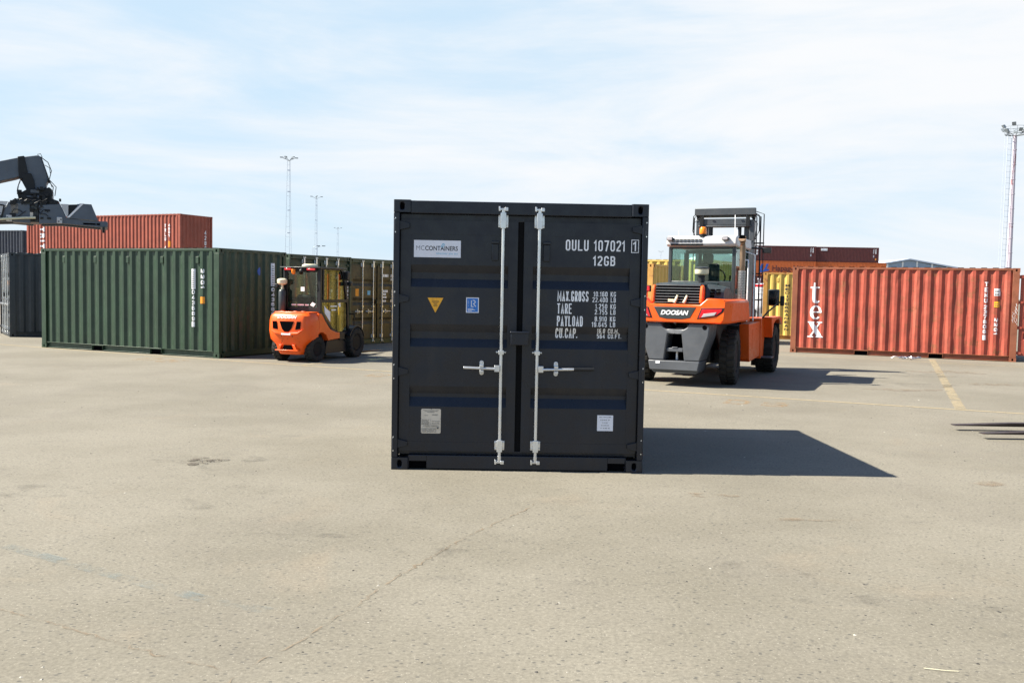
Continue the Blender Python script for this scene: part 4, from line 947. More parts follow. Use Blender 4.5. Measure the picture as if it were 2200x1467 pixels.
    obj('guard_hole', mb, 'hole', eg)
    mb = MB(); mb.tube([(1.0, .70, 1.2), (1.0, .70, 2.35), (.98, .80, 2.42), (.78, .9, 2.44)], .014, 8); mb.tube([(1.02, 1.30, 1.2), (1.02, 1.30, 2.55), (.80, 1.30, 2.62)], .014, 8); obj('grab_rail', mb, 'whitedull', t)
    # flank: tank, fender, step
    for a, b in ((-1.0, -.80), (.80, 1.0)): mb = MB(); mb.prism([(1.12, .42), (1.18, .36), (2.36, .42), (2.30, 1.16), (1.02, 1.14)], 'x', a, b); tk = obj('side_tank', mb, 'orange', t, .012)
    mb = MB(); mb.box(.99, 1.006, 1.40, 1.86, .62, 1.02); obj('access_panel', mb, 'orange', tk, .004)
    mb = MB()
    for s in (-1, 1):
        x0, x1 = sorted((s*.58, s*1.02)); q = [(2.36, .36), (2.70, .36), (2.74, .55), (2.86, .95), (3.1, 1.12), (3.7, 1.15), (4.02, .98), (4.10, 1.02), (4.06, 1.22), (2.36, 1.22)]; mb.prism(q, 'x', x0, x1)
        x0, x1 = sorted((s*.98, s*1.20)); mb.prism([(2.78, .80), (2.90, 1.10), (3.2, 1.18), (3.75, 1.20), (4.12, 1.05), (4.16, 1.20), (3.9, 1.25), (2.62, 1.25)], 'x', x0, x1)
    obj('front_fender', mb, 'orange', t, .012)
    mb = MB(); mb.box(.98, 1.24, 2.44, 2.76, .37, .40); mb.box(-1.24, -.98, 2.44, 2.76, .37, .40); obj('step', mb, 'cwgrey', t, .006)
    mb = MB(); mb.box(-.55, .55, -.45, 3.6, .45, 1.18); mb.box(-.78, .78, -.08, .08, .40, .66); mb.box(-.9, .9, 3.28, 3.48, .40, .68); mb.box(-.6, .6, .5, 2.4, 1.15, 1.58); mb.box(.62, .98, .62, .98, 1.20, 1.55); mb.box(-.8, .8, 1.02, 3.0, .45, 1.10)
    obj('chassis', mb, 'dark', t, .01)
    # wheels
    wheel(t, -.83, 0, .53, .30, -1, 24, .50, R(4)); wheel(t, .83, 0, .53, .30, 1, 24, .50, R(4))
    for s in (-1, 1): wheel(t, s*.99, 3.38, .53, .40, s, 24, .50)
    # mirror
    mb = MB(); mb.tube([(1.02, 2.50, 1.24), (1.10, 2.62, 1.36), (1.30, 2.95, 1.58)], .018, 8); mi = obj('mirror_arm', mb, 'dark', t)
    mb = MB(); mb.box(1.06, 1.30, 2.86, 2.93, 1.50, 1.86); mb.box(1.31, 1.40, 2.90, 3.0, 1.50, 1.72); mo = obj('wing_mirror', mb, 'dark', t, .025)
    mb = MB(); mb.box(1.078, 1.282, 2.852, 2.859, 1.52, 1.84); obj('mirror_glass', mb, 'mirror', mo, .003)
    mb = MB(); mb.tube([(.82, 2.0, 2.72), (1.05, 2.2, 2.72)], .02, 8); mb.box(1.02, 1.20, 2.16, 2.22, 2.62, 2.74); obj('upper_mirror', mb, 'dark', t, .012)
    # mast
    xo = -.09; Ym = 3.72; mb = MB()
    for s in (-1, 1):
        for a, b, w in ((.42, .12, .11), (.56, .0, .11)):
            x0, x1 = sorted((xo+s*a, xo+s*(a+w))); mb.box(x0, x1, Ym-.10+b, Ym+.10+b, .30, 3.45 if a > .5 else 3.30)
    mb.box(xo-.70, xo+.70, Ym-.16, Ym-.06, 3.555, 3.715); mb.box(xo-.68, xo+.68, Ym-.06, Ym+.14, 3.52, 3.60)
    mb.box(xo-.55, xo+.52, Ym-.12, Ym-.04, 3.33, 3.475); mb.box(xo-.62, xo+.60, Ym-.13, Ym+.12, 3.285, 3.325); mb.box(xo-.5, xo+.5, Ym-.02, Ym+.08, 1.9, 2.05); mb.box(xo-.6, xo+.6, Ym-.04, Ym+.1, .35, .6)
    ms = obj('mast', mb, 'mast', t, .008)
    mb = MB()
    for s in (-1, 1):
        for k in range(3): mb.box(xo+s*(.50+.03*k)-.012, xo+s*(.50+.03*k)+.012, Ym-.16, Ym-.10, 3.30, 3.56-.03*k)
        mb.lathe([(.07, -.03), (.07, .03)], (xo+s*.64, Ym, 3.52), 'x', 14)
        mb.box(xo+s*.33-.03, xo+s*.33+.03, Ym-.17, Ym-.155, 3.50, 3.53)
        mb.tube([(xo+s*.68, Ym-.05, 3.60), (xo+s*.76, Ym, 3.55), (xo+s*.77, Ym, 3.2), (xo+s*.68, Ym, 3.0)], .012, 6); mb.tube([(xo+s*.64, Ym-.10, 3.58), (xo+s*.72, Ym-.08, 3.50), (xo+s*.73, Ym-.08, 1.2)], .014, 6)
        mb.tube([(xo+s*.60, Ym-.12, 3.50), (xo+s*.74, Ym-.1, 3.36), (xo+s*.70, Ym-.1, 3.05), (xo+s*.60, Ym-.1, 2.9)], .010, 6)
    mb.tube([(xo+.60, Ym, 3.6), (xo+.79, Ym+.03, 3.52), (xo+.80, Ym+.03, .9)], .018, 6); mb.tube([(xo+.9*.7, Ym, 3.66), (xo+.86, Ym+.05, 3.58), (xo+.87, Ym+.05, 1.3)], .012, 6)
    for z in (1.6, 2.2, 2.9): mb.box(xo+.56, xo+.88, Ym-.03, Ym+.06, z, z+.03)
    obj('lift_chain', mb, 'dark', ms)
    for s in (-1, 1):
        c_ = MB(); c_.lathe([(.06, .4), (.06, 1.95), (.045, 1.95), (.045, 3.3)], (xo+s*.33, Ym-.04, 0), 'z', 14); obj('lift_cylinder', c_, 'dark', ms)
    mb = MB(); mb.box(-1.15, 1.15, 4.02, 4.10, .95, 1.10); mb.box(-1.15, 1.15, 4.02, 4.10, .22, .36)
    for x in (-1.10, -.6, .6, 1.10): mb.box(x-.06, x+.06, 4.02, 4.10, .36, .95)
    mb.box(-.55, .55, 3.86, 4.02, .3, 1.0); ca = obj('fork_carriage', mb, 'dark', t, .006)
    for x in (-.62, .62):
        k = MB(); k.prism([(4.11, .07), (4.11, 1.12), (4.19, 1.12), (4.20, .17), (5.4, .15), (6.5, .09), (6.52, .075), (5, .07)], 'x', x-.10, x+.10); obj('fork', k, 'forksteel', ca, .008)
    return t
bf = big_forklift('large orange forklift with grey counterweight, pale cab roof and tall dark mast', (3.467, 18.09, 0), R(-24.5))

# ------------------------------------------------------------------ ground
def asphalt():
    n = NT('asphalt')
    base = n.mix(n.ramp(n.noise(.35, 6, .65), .35, .65), (.188, .173, .138, 1), (.230, .213, .174, 1))
    base = n.mix(n.math('MULTIPLY', n.ramp(n.noise(.9, 6, .6, mapping=(1, .6, 1)), .50, .72), .32), base, (.172, .156, .132, 1))
    base = n.mix(n.math('MULTIPLY', n.ramp(n.noise(.55, 7, .65, 1.2), .56, .74), .30), base, (.275, .225, .165, 1))
    base = n.mix(n.math('MULTIPLY', n.ramp(n.noise(2.6, 8, .7, mapping=(.35, 1.1, 1)), .56, .76), .42), base, (.130, .120, .105, 1))
    # fine grain and aggregate
    base = n.mix(n.ramp(n.noise(55, 6, .7), .28, .72), sc4((.80, .80, .79), 1), (1.18, 1.17, 1.15, 1), 'MULTIPLY') if False else base
    g = n.ramp(n.noise(42, 8, .78), .25, .75, .70, 1.27); gm = n.t.nodes.new('ShaderNodeMix'); gm.data_type = 'RGBA'; gm.blend_type = 'MULTIPLY'; gm.inputs[0].default_value = 1
    cmb = n.t.nodes.new('ShaderNodeCombineColor')
    for i in range(3): n.L(g, cmb.inputs[i])
    n.L(base, gm.inputs[6]); n.L(cmb.outputs[0], gm.inputs[7]); base = gm.outputs[2]
    def vor(scale, lo, hi, vec=None):
        v = n.t.nodes.new('ShaderNodeTexVoronoi'); v.inputs['Scale'].default_value = scale; n.L(vec or n.co, v.inputs['Vector'])
        sz = n.t.nodes.new('ShaderNodeSeparateColor'); n.L(v.outputs['Color'], sz.inputs[0])
        d = n.ramp(v.outputs['Distance'], lo, hi, 1, 0); return d, sz
    def rot(a, sx, sy):
        mm = n.t.nodes.new('ShaderNodeMapping'); mm.inputs['Rotation'].default_value = (0, 0, R(a)); mm.inputs['Scale'].default_value = (sx, sy, 1); n.L(n.co, mm.inputs[0]); return mm.outputs[0]
    st = n.ramp(n.noise(3.2, 7, .72, .6, vec=rot(24, .30, 2.2)), .60, .74); base = n.mix(n.math('MULTIPLY', st, .34), base, (.125, .115, .098, 1))
    st2 = n.ramp(n.noise(2.4, 7, .72, .4, vec=rot(-38, .25, 1.8)), .61, .75); base = n.mix(n.math('MULTIPLY', st2, .30), base, (.27, .235, .18, 1))
    gr_ = n.ramp(n.noise(13, 8, .75), .50, .68); base = n.mix(n.math('MULTIPLY', gr_, .30), base, (.120, .112, .096, 1))
    d, sz = vor(31, .17, .33, rot(20, .8, 1.2)); k = n.math('MULTIPLY', d, n.ramp(sz.outputs[0], .62, .80)); k = n.math('MULTIPLY', k, .72); base = n.mix(k, base, (.066, .067, .066, 1))
    d2, sz2 = vor(64, .16, .30); k2 = n.math('MULTIPLY', d2, n.ramp(sz2.outputs[1], .74, .86)); k2 = n.math('MULTIPLY', k2, .55); base = n.mix(k2, base, (.42, .39, .33, 1))
    d3, sz3 = vor(7.5, .035, .065); k3 = n.math('MULTIPLY', d3, n.ramp(sz3.outputs[2], .66, .72)); k3 = n.math('MULTIPLY', k3, .9); base = n.mix(k3, base, (.022, .02, .018, 1))
    base = n.mix(1., base, (.825, .82, .815, 1), 'MULTIPLY'); n.L(base, n.b.inputs['Base Color']); n.b.inputs['Roughness'].default_value = .88; n.b.inputs['Specular IOR Level'].default_value = .25
    h = n.math('ADD', n.math('MULTIPLY', n.noise(90, 4, .7), .6), n.math('MULTIPLY', d, -.35)); n.bump(h, .13, .005)
    return n.m
MT['asphalt'] = asphalt()
mb = MB(); mb.poly([(-900, -60, 0), (900, -60, 0), (900, 2600, 0), (-900, 2600, 0)])
gr = struct('ground', mb, 'asphalt')
MT['linecream'] = worn('worn cream line paint', (.46, .37, .22, 1), .30, .46, .85, 4)
MT['lineyellow'] = worn('worn yellow line paint', (.45, .37, .235, 1), .34, .54, .68, 4)
MT['ochre'] = worn('worn ochre stencil paint', (.45, .26, .09, 1), .42, .60, .55, 7)
MT['faintblue'] = worn('worn pale blue paint', (.21, .27, .28, 1), .46, .68, .34, 3)
MT['crackdirt'] = worn('dirt in ground crack', (.08, .062, .045, 1), .42, .66, .7, 5)
MT['crackedge'] = worn('sandy crack edge', (.28, .20, .125, 1), .42, .6, .45, 6)
MT['scuff'] = worn('dark tyre scuff', (.135, .125, .108, 1), .46, .72, .32, 3.0)
MT['oil'] = worn('dark broken asphalt', (.11, .09, .068, 1), .42, .62, .9, 9)
def ribbon(name, pts, hw, mat, z=.004, jit=0, seed=1, taper=False):
    rn = random.Random(seed); P = [Vector(p[:2]) for p in pts]
    if jit:
        Q = []
        for a, b in zip(P, P[1:]):
            k = max(2, int((b-a).length/.035))
            for i in range(k): 
                q = a.lerp(b, i/k); dn = (b-a).normalized(); Q.append(q+Vector((-dn.y, dn.x))*rn.gauss(0, jit))
        P = Q+[P[-1]]
    mb = MB(); n = len(P)
    for i, q in enumerate(strip([tuple(p) for p in P], hw)):
        mb.poly([(p.x, p.y, z) for p in q])
    if jit:
        mb = MB(); L_, R_ = [], []
        for i, p in enumerate(P):
            d = (P[min(i+1, n-1)]-P[max(i-1, 0)]).normalized(); w = hw*rn.uniform(.25, 1.5)*(math.sin(math.pi*(i+.5)/n)**.5 if taper else 1); nn = Vector((-d.y, d.x)); L_.append(p+nn*w); R_.append(p-nn*w)
        for i in range(n-1): mb.poly([(v.x, v.y, z) for v in (L_[i], R_[i], R_[i+1], L_[i+1])])
    return struct(name, mb, mat)
ribbon('painted_line', [(-16.5, 26.4), (-10.53, 23.0), (-2.55, 19.06), (2.43, 16.37), (7.85, 13.97), (13, 11.7)], .045, 'linecream')
ribbon('painted_line', [(2.4, 29.2), (7.97, 26.48), (13.06, 23.6), (17, 21.6)], .04, 'linecream')
ribbon('painted_line', [(11.85, 25.85), (7.10, 14.42)], .082, 'lineyellow', z=.004)
ribbon('painted_line', [(-4.62, 20.25), (-3.2, 22.6)], .05, 'linecream')
ribbon('painted_line', [(-3.6, 6.15), (-2.69, 5.62), (-2.17, 5.31), (-1.66, 5.02), (-1.18, 4.83)], .05, 'faintblue')
def ground_text(tx, x, y, w, h, yaw, mat, t=.045, gap=.5):
    f = Flat(); f.text(tx, 0, w, 0, h, t, 0, gap=gap); c, s = math.cos(yaw), math.sin(yaw); mb = MB()
    for pts, m, e in f.p: mb.poly([(x+c*u-s*v, y+s*u+c*v, .004+e) for u, v in pts])
    return struct('painted_marking', mb, mat)
ground_text('D8', 3.38, 14.62, .98, .58, R(-24), 'ochre'); ground_text('D7', -2.95, 18.0, 1.0, .55, R(-26), 'ochre'); ground_text('D6', -8.75, 20.75, 1.3, .75, R(-26), 'ochre', .06); ground_text('E8', 13.2, 25.6, .7, .4, R(-25), 'ochre')
ck = [(-1.25, 3.9), (-1.15, 4.21), (-1.06, 4.38), (-.94, 4.7), (-.81, 5.06), (-.68, 5.49), (-.54, 5.83), (-.33, 6.34), (-.15, 6.74), (.1, 7.18), (.26, 7.6)]
ribbon('ground_crack', ck, .010, 'crackedge', .004, .008, 3, True); ribbon('ground_crack', ck, .0022, 'crackdirt', .008, .008, 3, True)
ribbon('ground_crack', [(-2.9, 4.9), (-2.51, 4.72), (-2.22, 4.57), (-1.87, 4.37), (-1.62, 4.24), (-1.39, 4.14), (-1.21, 4.05)], .009, 'crackedge', .004, .008, 5, True)
ribbon('ground_crack', [(-2.22, 4.57), (-1.87, 4.37), (-1.62, 4.24), (-1.39, 4.14), (-1.21, 4.05)], .0018, 'crackdirt', .008, .006, 6, True)
ribbon('ground_crack', [(-.38, 5.9), (-.30, 5.6), (-.42, 5.45)], .0025, 'crackdirt', .008, .006, 7, True)
rn = random.Random(12)
def blotch(name, x, y, rx, ry, mat, seed, z=.004, yaw=0.):
    r_ = random.Random(seed); mb = MB(); c, s = math.cos(yaw), math.sin(yaw); pts = []
    ph = [r_.uniform(0, 6.28) for _ in range(4)]
    for k in range(40):
        a = 2*math.pi*k/40; q = 1+.25*math.sin(3*a+ph[0])+.18*math.sin(5*a+ph[1])+.10*math.sin(9*a+ph[2]); u, v = rx*q*math.cos(a), ry*q*math.sin(a); pts.append((x+c*u-s*v, y+s*u+c*v, z))
    for k in range(40): mb.poly([(x, y, z), pts[k], pts[(k+1) % 40]])
    return struct(name, mb, mat)
blotch('ground_stain', -3.03, 9.02, .17, .17, 'oil', 1, z=.008); blotch('ground_stain', -3.0, 9.0, .45, .4, 'scuff', 2)
for i, (x, y, rx, ry) in enumerate(((-2.05, 7.85, .42, .16), (-2.35, 7.25, .5, .14), (-1.45, 6.35, .32, .11), (-.45, 6.0, .2, .14), (.05, 6.35, .22, .06), (1.55, 5.75, .34, .14), (-4.2, 7.6, .7, .2), (2.3, 5.2, .5, .15), (3.1, 4.6, .5, .25), (9.2, 20.5, .9, .5), (8.2, 18.3, .8, .4))): blotch('ground_stain', x, y, rx, ry, 'scuff', 20+i)
for i, (x, y, rx, ry) in enumerate(((4.6, 8.6, .25, .10), (2.35, 7.1, .30, .04), (10.2, 21.5, .8, .35), (7.4, 17.2, .7, .2), (9.9, 18.6, .6, .2), (1.75, 7.9, .2, .07))): blotch('ground_stain', x, y, rx, ry, 'crackedge', 40+i, z=.006)
# loose grit lying on the asphalt, and the small heap at the pothole
MT['grit'] = plain('dark grit', (.035, .032, .03, 1), .85, var=.4); MT['gritpale'] = plain('pale grit', (.33, .31, .27, 1), .8, var=.2)
for nm, mat, cnt, sd in (('gravel', 'grit', 330, 31), ('gravel', 'gritpale', 150, 32)):
    rn = random.Random(sd); mb = MB()
    for k in range(cnt):
        y = 3.7+13*rn.random()**1.7; x = rn.uniform(-.62, .62)*y; r = (.0025+.006*rn.random()**2.5)*(1+.07*y)
        if -1.3 < x < 1.45 and 8.6 < y < 12: continue
        vs = [(x+r*rn.uniform(.6, 1.3)*math.cos(a), y+r*rn.uniform(.6, 1.3)*math.sin(a), 0) for a in (0, 1.26, 2.5, 3.8, 5.0)]; top = (x+rn.uniform(-.3, .3)*r, y, r*.45)
        mb.mesh(vs+[top], [(i, (i+1) % 5, 5) for i in range(5)])
    if mat == 'grit':
        for k in range(26):
            x, y = -3.03+rn.gauss(0, .08), 9.02+rn.gauss(0, .08); r = rn.uniform(.003, .011)
            vs = [(x+r*rn.uniform(.6, 1.3)*math.cos(a), y+r*rn.uniform(.6, 1.3)*math.sin(a), 0) for a in (0, 1.26, 2.5, 3.8, 5.0)]; mb.mesh(vs+[(x, y, r*.9)], [(i, (i+1) % 5, 5) for i in range(5)])
    o = obj(nm, mb, mat, smooth=0); o['kind'] = 'stuff'; o['label'] = 'loose %s grit scattered over the asphalt' % ('dark' if mat == 'grit' else 'pale'); o['category'] = 'gravel'
# bent strapping lying in front of the weathered red container
mb = MB(); rn = random.Random(8)
for k in range(7):
    x, y = 10.85+rn.uniform(-.25, .35), 25.75+rn.uniform(-.25, .2); a = rn.uniform(-.8, .2); pts = []
    for i in range(7):
        pts.append((x, y, .02+.05*abs(math.sin(i*1.1+k)))); x += .09*math.cos(a); y += .09*math.sin(a); a += rn.uniform(-.5, .5)
    mb.tube(pts, .010, 5)
o = obj('strapping', mb, 'chrome'); o['label'] = 'tangle of thin bent metal strapping on the asphalt in front of the weathered red container'; o['category'] = 'strapping'
mb = MB(); mb.tube([(1.98, 4.26, .006), (2.07, 4.235, .007), (2.13, 4.23, .006)], .002, 5); o = obj('straw', mb, 'cream'); o['label'] = 'single pale straw lying on the open asphalt'; o['category'] = 'straw'

# ------------------------------------------------------------------ reach stacker (arm and spreader reach into view at the left)
def reach_stacker():
    Yc = 37.05; t = thing('reach_stacker', 'dark grey reach stacker arm carrying an empty spreader above the slate grey container', 'reach stacker', (-18.7-1.02*math.sin(R(24)), 36.0+1.02*math.cos(R(24)), 0), R(24))
    S = lambda pts: [((x+18.7)*.94, z) for x, z in pts]
    def ext(pts, y0, y1, m=None, mb=None): mb.prism(S(pts), 'y', y0, y1, m)
    mb = MB(); ext([(-28.2, 4.10), (-19.23, 6.57), (-19.15, 6.58), (-19.05, 5.99), (-19.26, 5.82), (-19.46, 5.74), (-28.0, 3.25)], -.42, .42, None, mb); bo = obj('boom', mb, 'crane', t, .02)
    mb = MB(); ext([(-19.34, 6.575), (-19.10, 6.62), (-18.98, 6.03), (-18.96, 5.72), (-19.30, 5.72)], -.47, .47, None, mb); obj('boom_collar', mb, 'dark', bo, .015)
    mb = MB(); ext([(-19.12, 6.59), (-18.56, 6.69), (-18.48, 6.59), (-18.32, 6.1), (-18.21, 5.73), (-18.29, 5.57), (-18.30, 5.44), (-18.45, 5.34), (-18.97, 5.33), (-19.10, 5.65), (-19.0, 5.97)], -.40, .40, None, mb); hd = obj('boom_head', mb, 'crane', t, .025)
    mb = MB(); ext([(-19.17, 5.94), (-18.84, 5.95), (-18.73, 5.66), (-18.70, 5.30), (-19.02, 5.28), (-19.21, 5.65)], -.50, .50, None, mb); ext([(-18.56, 6.68), (-18.46, 6.62), (-18.16, 5.72), (-18.22, 5.66)], -.34, .34, None, mb); obj('tilt_damper', mb, 'dark', hd, .02)
    mb = MB(); mb.tube([(x+18.7, -.44, z) for x, z in ((-18.50, 6.62), (-18.24, 6.42), (-18.12, 6.10), (-18.2, 5.75), (-18.10, 5.45))], .018, 6); mb.tube([(x+18.7, -.5, z) for x, z in ((-19.22, 5.66), (-19.30, 5.40), (-19.33, 5.22))], .016, 6); mb.tube([(x+18.7, -.46, z) for x, z in ((-18.62, 6.70), (-18.5, 6.74), (-18.44, 6.60))], .014, 6); mb.tube([(x+18.7, -.52, z) for x, z in ((-18.35, 6.3), (-18.18, 6.2), (-18.16, 6.0))], .014, 6)
    obj('hose', mb, 'dark', hd)
    mb = MB(); ext([(-19.38, 5.24), (-19.22, 5.18), (-18.95, 5.34), (-18.33, 5.36), (-18.17, 5.44), (-18.06, 5.35), (-18.06, 4.99), (-17.81, 4.91), (-17.89, 4.82), (-19.30, 4.84), (-19.34, 5.06)], -.62, .62, None, mb); mb.box(.84, .92, -.5, -.4, 4.9, 5.02); mb.lathe([(.75, 4.72), (.75, 4.95)], (0, 0, 0), 'z', 28); ro = obj('rotator', mb, 'dark', t, .02)
    mb = MB(); mb.lathe([(.05, 0), (.05, .42), (.09, .44), (.09, .5)], (-.35, -.66, 5.02), 'x', 10); mb.box(-.15, .15, -.70, -.62, 5.18, 5.30); obj('slew_motor', mb, 'cwgrey', ro)
    mb = MB(); ext([(-19.60, 4.81), (-19.32, 4.84), (-18.56, 4.83), (-18.56, 4.02), (-19.58, 4.02)], -.9, .9, None, mb); mb.box(-.6, -.2, -1.0, -.9, 4.15, 4.6); mb.box(-.15, .1, -.98, -.9, 4.5, 4.75); mb.lathe([(.16, 0), (.16, -.1)], (-.62, -.9, 4.35), 'y', 14); fr = obj('spreader_frame', mb, 'hood', t, .02)
    rn = random.Random(77); mb = MB()
    for k in range(26):
        x = rn.uniform(-.85, .75); z = rn.uniform(4.12, 4.86); a, b = rn.uniform(.03, .11), rn.uniform(.03, .10); mb.box(x-a, x+a, -1.0-rn.random()*.08, -.88, z-b, z+b)
    for k in range(12):
        x = rn.uniform(-.55, .5); z = rn.uniform(4.78, 5.36); a, b = rn.uniform(.03, .10), rn.uniform(.03, .08); mb.box(x-a, x+a, -.74-rn.random()*.06, -.60, z-b, z+b)
    obj('valve_block', mb, 'dark', fr, .006)
    mb = MB()
    for k in range(9):
        x = rn.uniform(-.8, .4); z = rn.uniform(4.3, 4.9); pts = [(x, -1.03, z)]
        for j in range(4): x += rn.uniform(.02, .16); z += rn.uniform(-.18, .14); pts.append((x, -1.06, max(4.05, z)))
        mb.tube(pts, .014, 5)
    for x in (-.62, .60, .70): mb.tube([(x, -.6, 5.1), (x+.05, -.62, 5.45), (x*.7, -.5, 5.75)], .016, 5)
    obj('hose', mb, 'dark', fr)
    mb = MB(); mb.box(-.82, -.55, -1.02, -.90, 4.3, 4.72); mb.box(-.40, -.05, -1.01, -.90, 4.22, 4.52); obj('cover_plate', mb, 'steelplate', fr, .01)
    # telescopic beams, both ends
    def end(sx, name):
        P = lambda pts: [(sx*x if sx > 0 else -x, z) for x, z in S(pts)]
        m = MB()
        for y0, y1 in ((-1.02, -.72), (.72, 1.02)):
            m.prism(P([(-18.53, 4.68), (-17.75, 4.77), (-17.50, 4.23), (-16.56, 4.16), (-16.26, 4.16), (-15.92, 4.11), (-15.92, 3.92), (-16.19, 3.92), (-17.75, 4.01), (-18.54, 3.97)]), 'y', y0, y1)
        x0, x1 = sorted((sx*2.34, sx*2.60)); m.box(x0, x1, -1.15, 1.15, 3.93, 4.15)
        b = obj(name, m, 'crane', t, .015)
        m = MB()
        for y0, y1 in ((-1.06, -1.025), (1.025, 1.06)): m.prism(P([(-17.0, 4.82), (-16.55, 4.81), (-16.29, 4.17), (-17.49, 4.23)]), 'y', y0, y1)
        m.prism(P([(-17.1, 4.80), (-16.55, 4.80), (-16.32, 4.22), (-17.1, 4.22)]), 'y', -1.02, 1.02); obj('guide_plate', m, 'crane', b, .01)
        m = MB(); m.prism(P([(-17.45, 4.76), (-16.93, 4.80), (-17.40, 4.25), (-17.50, 4.24)]), 'y', -.95, .95); obj('hollow_shade_panel', m, 'dark', b)  # dark panel added in place of a shaded hollow
        m = MB()
        for y in (-1.09, 1.062): m.prism(P([(-16.94, 4.825), (-16.84, 4.825), (-17.39, 4.25), (-17.5, 4.24)]), 'y', y, y+.028)
        obj('stripe', m, 'white', b)
        m = MB()
        for y in (-1.05, 1.022): m.prism(P([(-17.74, 4.77), (-17.43, 4.77), (-17.44, 4.36), (-17.49, 4.26)]), 'y', y, y+.028)
        obj('gusset', m, 'cabgrey', b)
        m = MB(); x0, x1 = sorted((sx*.78, sx*.97)); m.box(x0, x1, -1.08, -1.022, 4.01, 4.25); obj('lamp_box', m, 'cabgrey', b, .01)
        m = MB()
        for u in (.82, .90): x0, x1 = sorted((sx*u, sx*(u+.05))); m.box(x0, x1, -1.086, -1.082, 4.06+(u-.82), 4.10+(u-.82))
        for u, w in ((1.72, .45), (2.2, .12)): x0, x1 = sorted((sx*u, sx*(u+w))); m.box(x0, x1, -1.024, -1.0, 4.0, 4.07)
        obj('slot', m, 'hole', b)
        m = MB()
        for y in (-1.1, 1.1): m.lathe([(.05, 3.80), (.05, 3.93)], (sx*2.46, y, 0), 'z', 10)
        obj('twist_lock', m, 'dark', b)
    end(1, 'spreader_arm'); end(-1, 'spreader_arm')
    f = MB(); 
    for i, x in enumerate((1.22, 1.30, 1.38)): pass
    mb = MB(); mb.tube([(-1.6, -1.1, 4.02), (-.98, -1.1, 4.10), (-.26, -1.1, 4.17), (.04, -1.1, 4.19)], .045, 8); obj('hydraulic_pipe', mb, 'cream', fr)
    mb = MB()
    for a, b in (((-1.34, 4.64), (-1.03, 4.61)), ((-1.03, 4.61), (-1.14, 4.09)), ((-1.34, 4.64), (-1.35, 4.06))): mb.tube([(a[0], -1.05, a[1]), (b[0], -1.05, b[1])], .03, 6)
    obj('guard', mb, 'dark', fr)
    # the machine itself, left of the picture
    mb = MB(); mb.prism([(-9.9, .9), (-2.9, .9), (-2.9, 1.5), (-5.2, 1.9), (-9.0, 2.1), (-9.9, 1.8)], 'y', -1.4, 1.4); mb.prism([(-9.7, 1.8), (-8.6, 2.1), (-8.6, 3.9), (-9.5, 4.3)], 'y', -.65, .65); obj('chassis', mb, 'orange', t, .03)
    mb = MB(); mb.tube([(-5.0, -.55, 1.9), (-3.2, -.5, 5.05)], .16, 12); mb.tube([(-5.0, .55, 1.9), (-3.2, .5, 5.05)], .16, 12); obj('boom_cylinder', mb, 'dark', t)
    mb = MB(); mb.box(-7.4, -5.9, -.8, .8, 2.1, 3.6); obj('cab', mb, 'hood', t, .08)
    for x, r in ((-4.0, .85), (-8.7, .75)):
        for s in (-1, 1):
            w_ = MB(); w_.lathe([(.4, -.28), (r*.9, -.3), (r, -.2), (r, .2), (r*.9, .3), (.4, .28)], (x, s*1.65, r), 'y', 32); obj('wheel', w_, 'rubber', t)
    return t
reach_stacker()

# ------------------------------------------------------------------ light masts
def lattice_mast(label, x, y, hgt, arms, group, w=.55):
    t = thing('light_mast', label, 'light mast', (x, y, 0), 0, group)
    mb = MB()
    c = [(w*math.cos(R(90+120*k)), w*math.sin(R(90+120*k))) for k in range(3)]
    for a in c: mb.tube([(a[0]*1.25, a[1]*1.25, 0), (a[0]*.45, a[1]*.45, hgt)], .035, 5)
    nlev = int(hgt/2.2)
    for i in range(nlev):
        z = (i+.5)*hgt/nlev; k = 1.25-.8*z/hgt
        for p, q in zip(c, c[1:]+c[:1]): mb.tube([(p[0]*k, p[1]*k, z), (q[0]*k, q[1]*k, z)], .010, 4)
    obj('lattice', mb, 'galvhaze', t)
    mb = MB()
    for z in (.92, .76, .62, .45): mb.box(-.28, .28, -.1, .1, hgt*z, hgt*z+.18)
    obj('bracket', mb, 'galvhaze', t)
    for k in range(arms):
        a = 2*math.pi*k/arms+.3; d = Vector((math.cos(a), math.sin(a), 0))
        mb = MB(); mb.tube([(0, 0, hgt-.2), tuple(d*1.3+Vector((0, 0, hgt+.45)))], .05, 5); hd_ = obj('arm', mb, 'lampgrey', t)
        p = d*1.6+Vector((0, 0, hgt+.5)); m2 = MB(); m2.prism([(p.x-d.x*.36-d.y*.2, p.y-d.y*.36+d.x*.2), (p.x+d.x*.36-d.y*.2, p.y+d.y*.36+d.x*.2), (p.x+d.x*.36+d.y*.2, p.y+d.y*.36-d.x*.2), (p.x-d.x*.36+d.y*.2, p.y-d.y*.36-d.x*.2)], 'z', p.z-.09, p.z+.09); obj('floodlight', m2, 'lampgrey', hd_)
    return t
G1 = 'pale light masts on the horizon'
lattice_mast('tallest pale light mast on the horizon, with six lamps on top', -50.04, 205, 29.3, 6, G1, .75)
lattice_mast('pale light mast between the tallest one and the shortest one', -62.77, 293, 29.3, 4, G1, .55)
lattice_mast('shortest of the pale light masts above the olive containers', -86.44, 453, 29.6, 4, G1, .7)
lattice_mast('tiny pale light mast above the rust-streaked yellow container', 95.8, 600, 27.5, 4, 'tiny mast', .8)
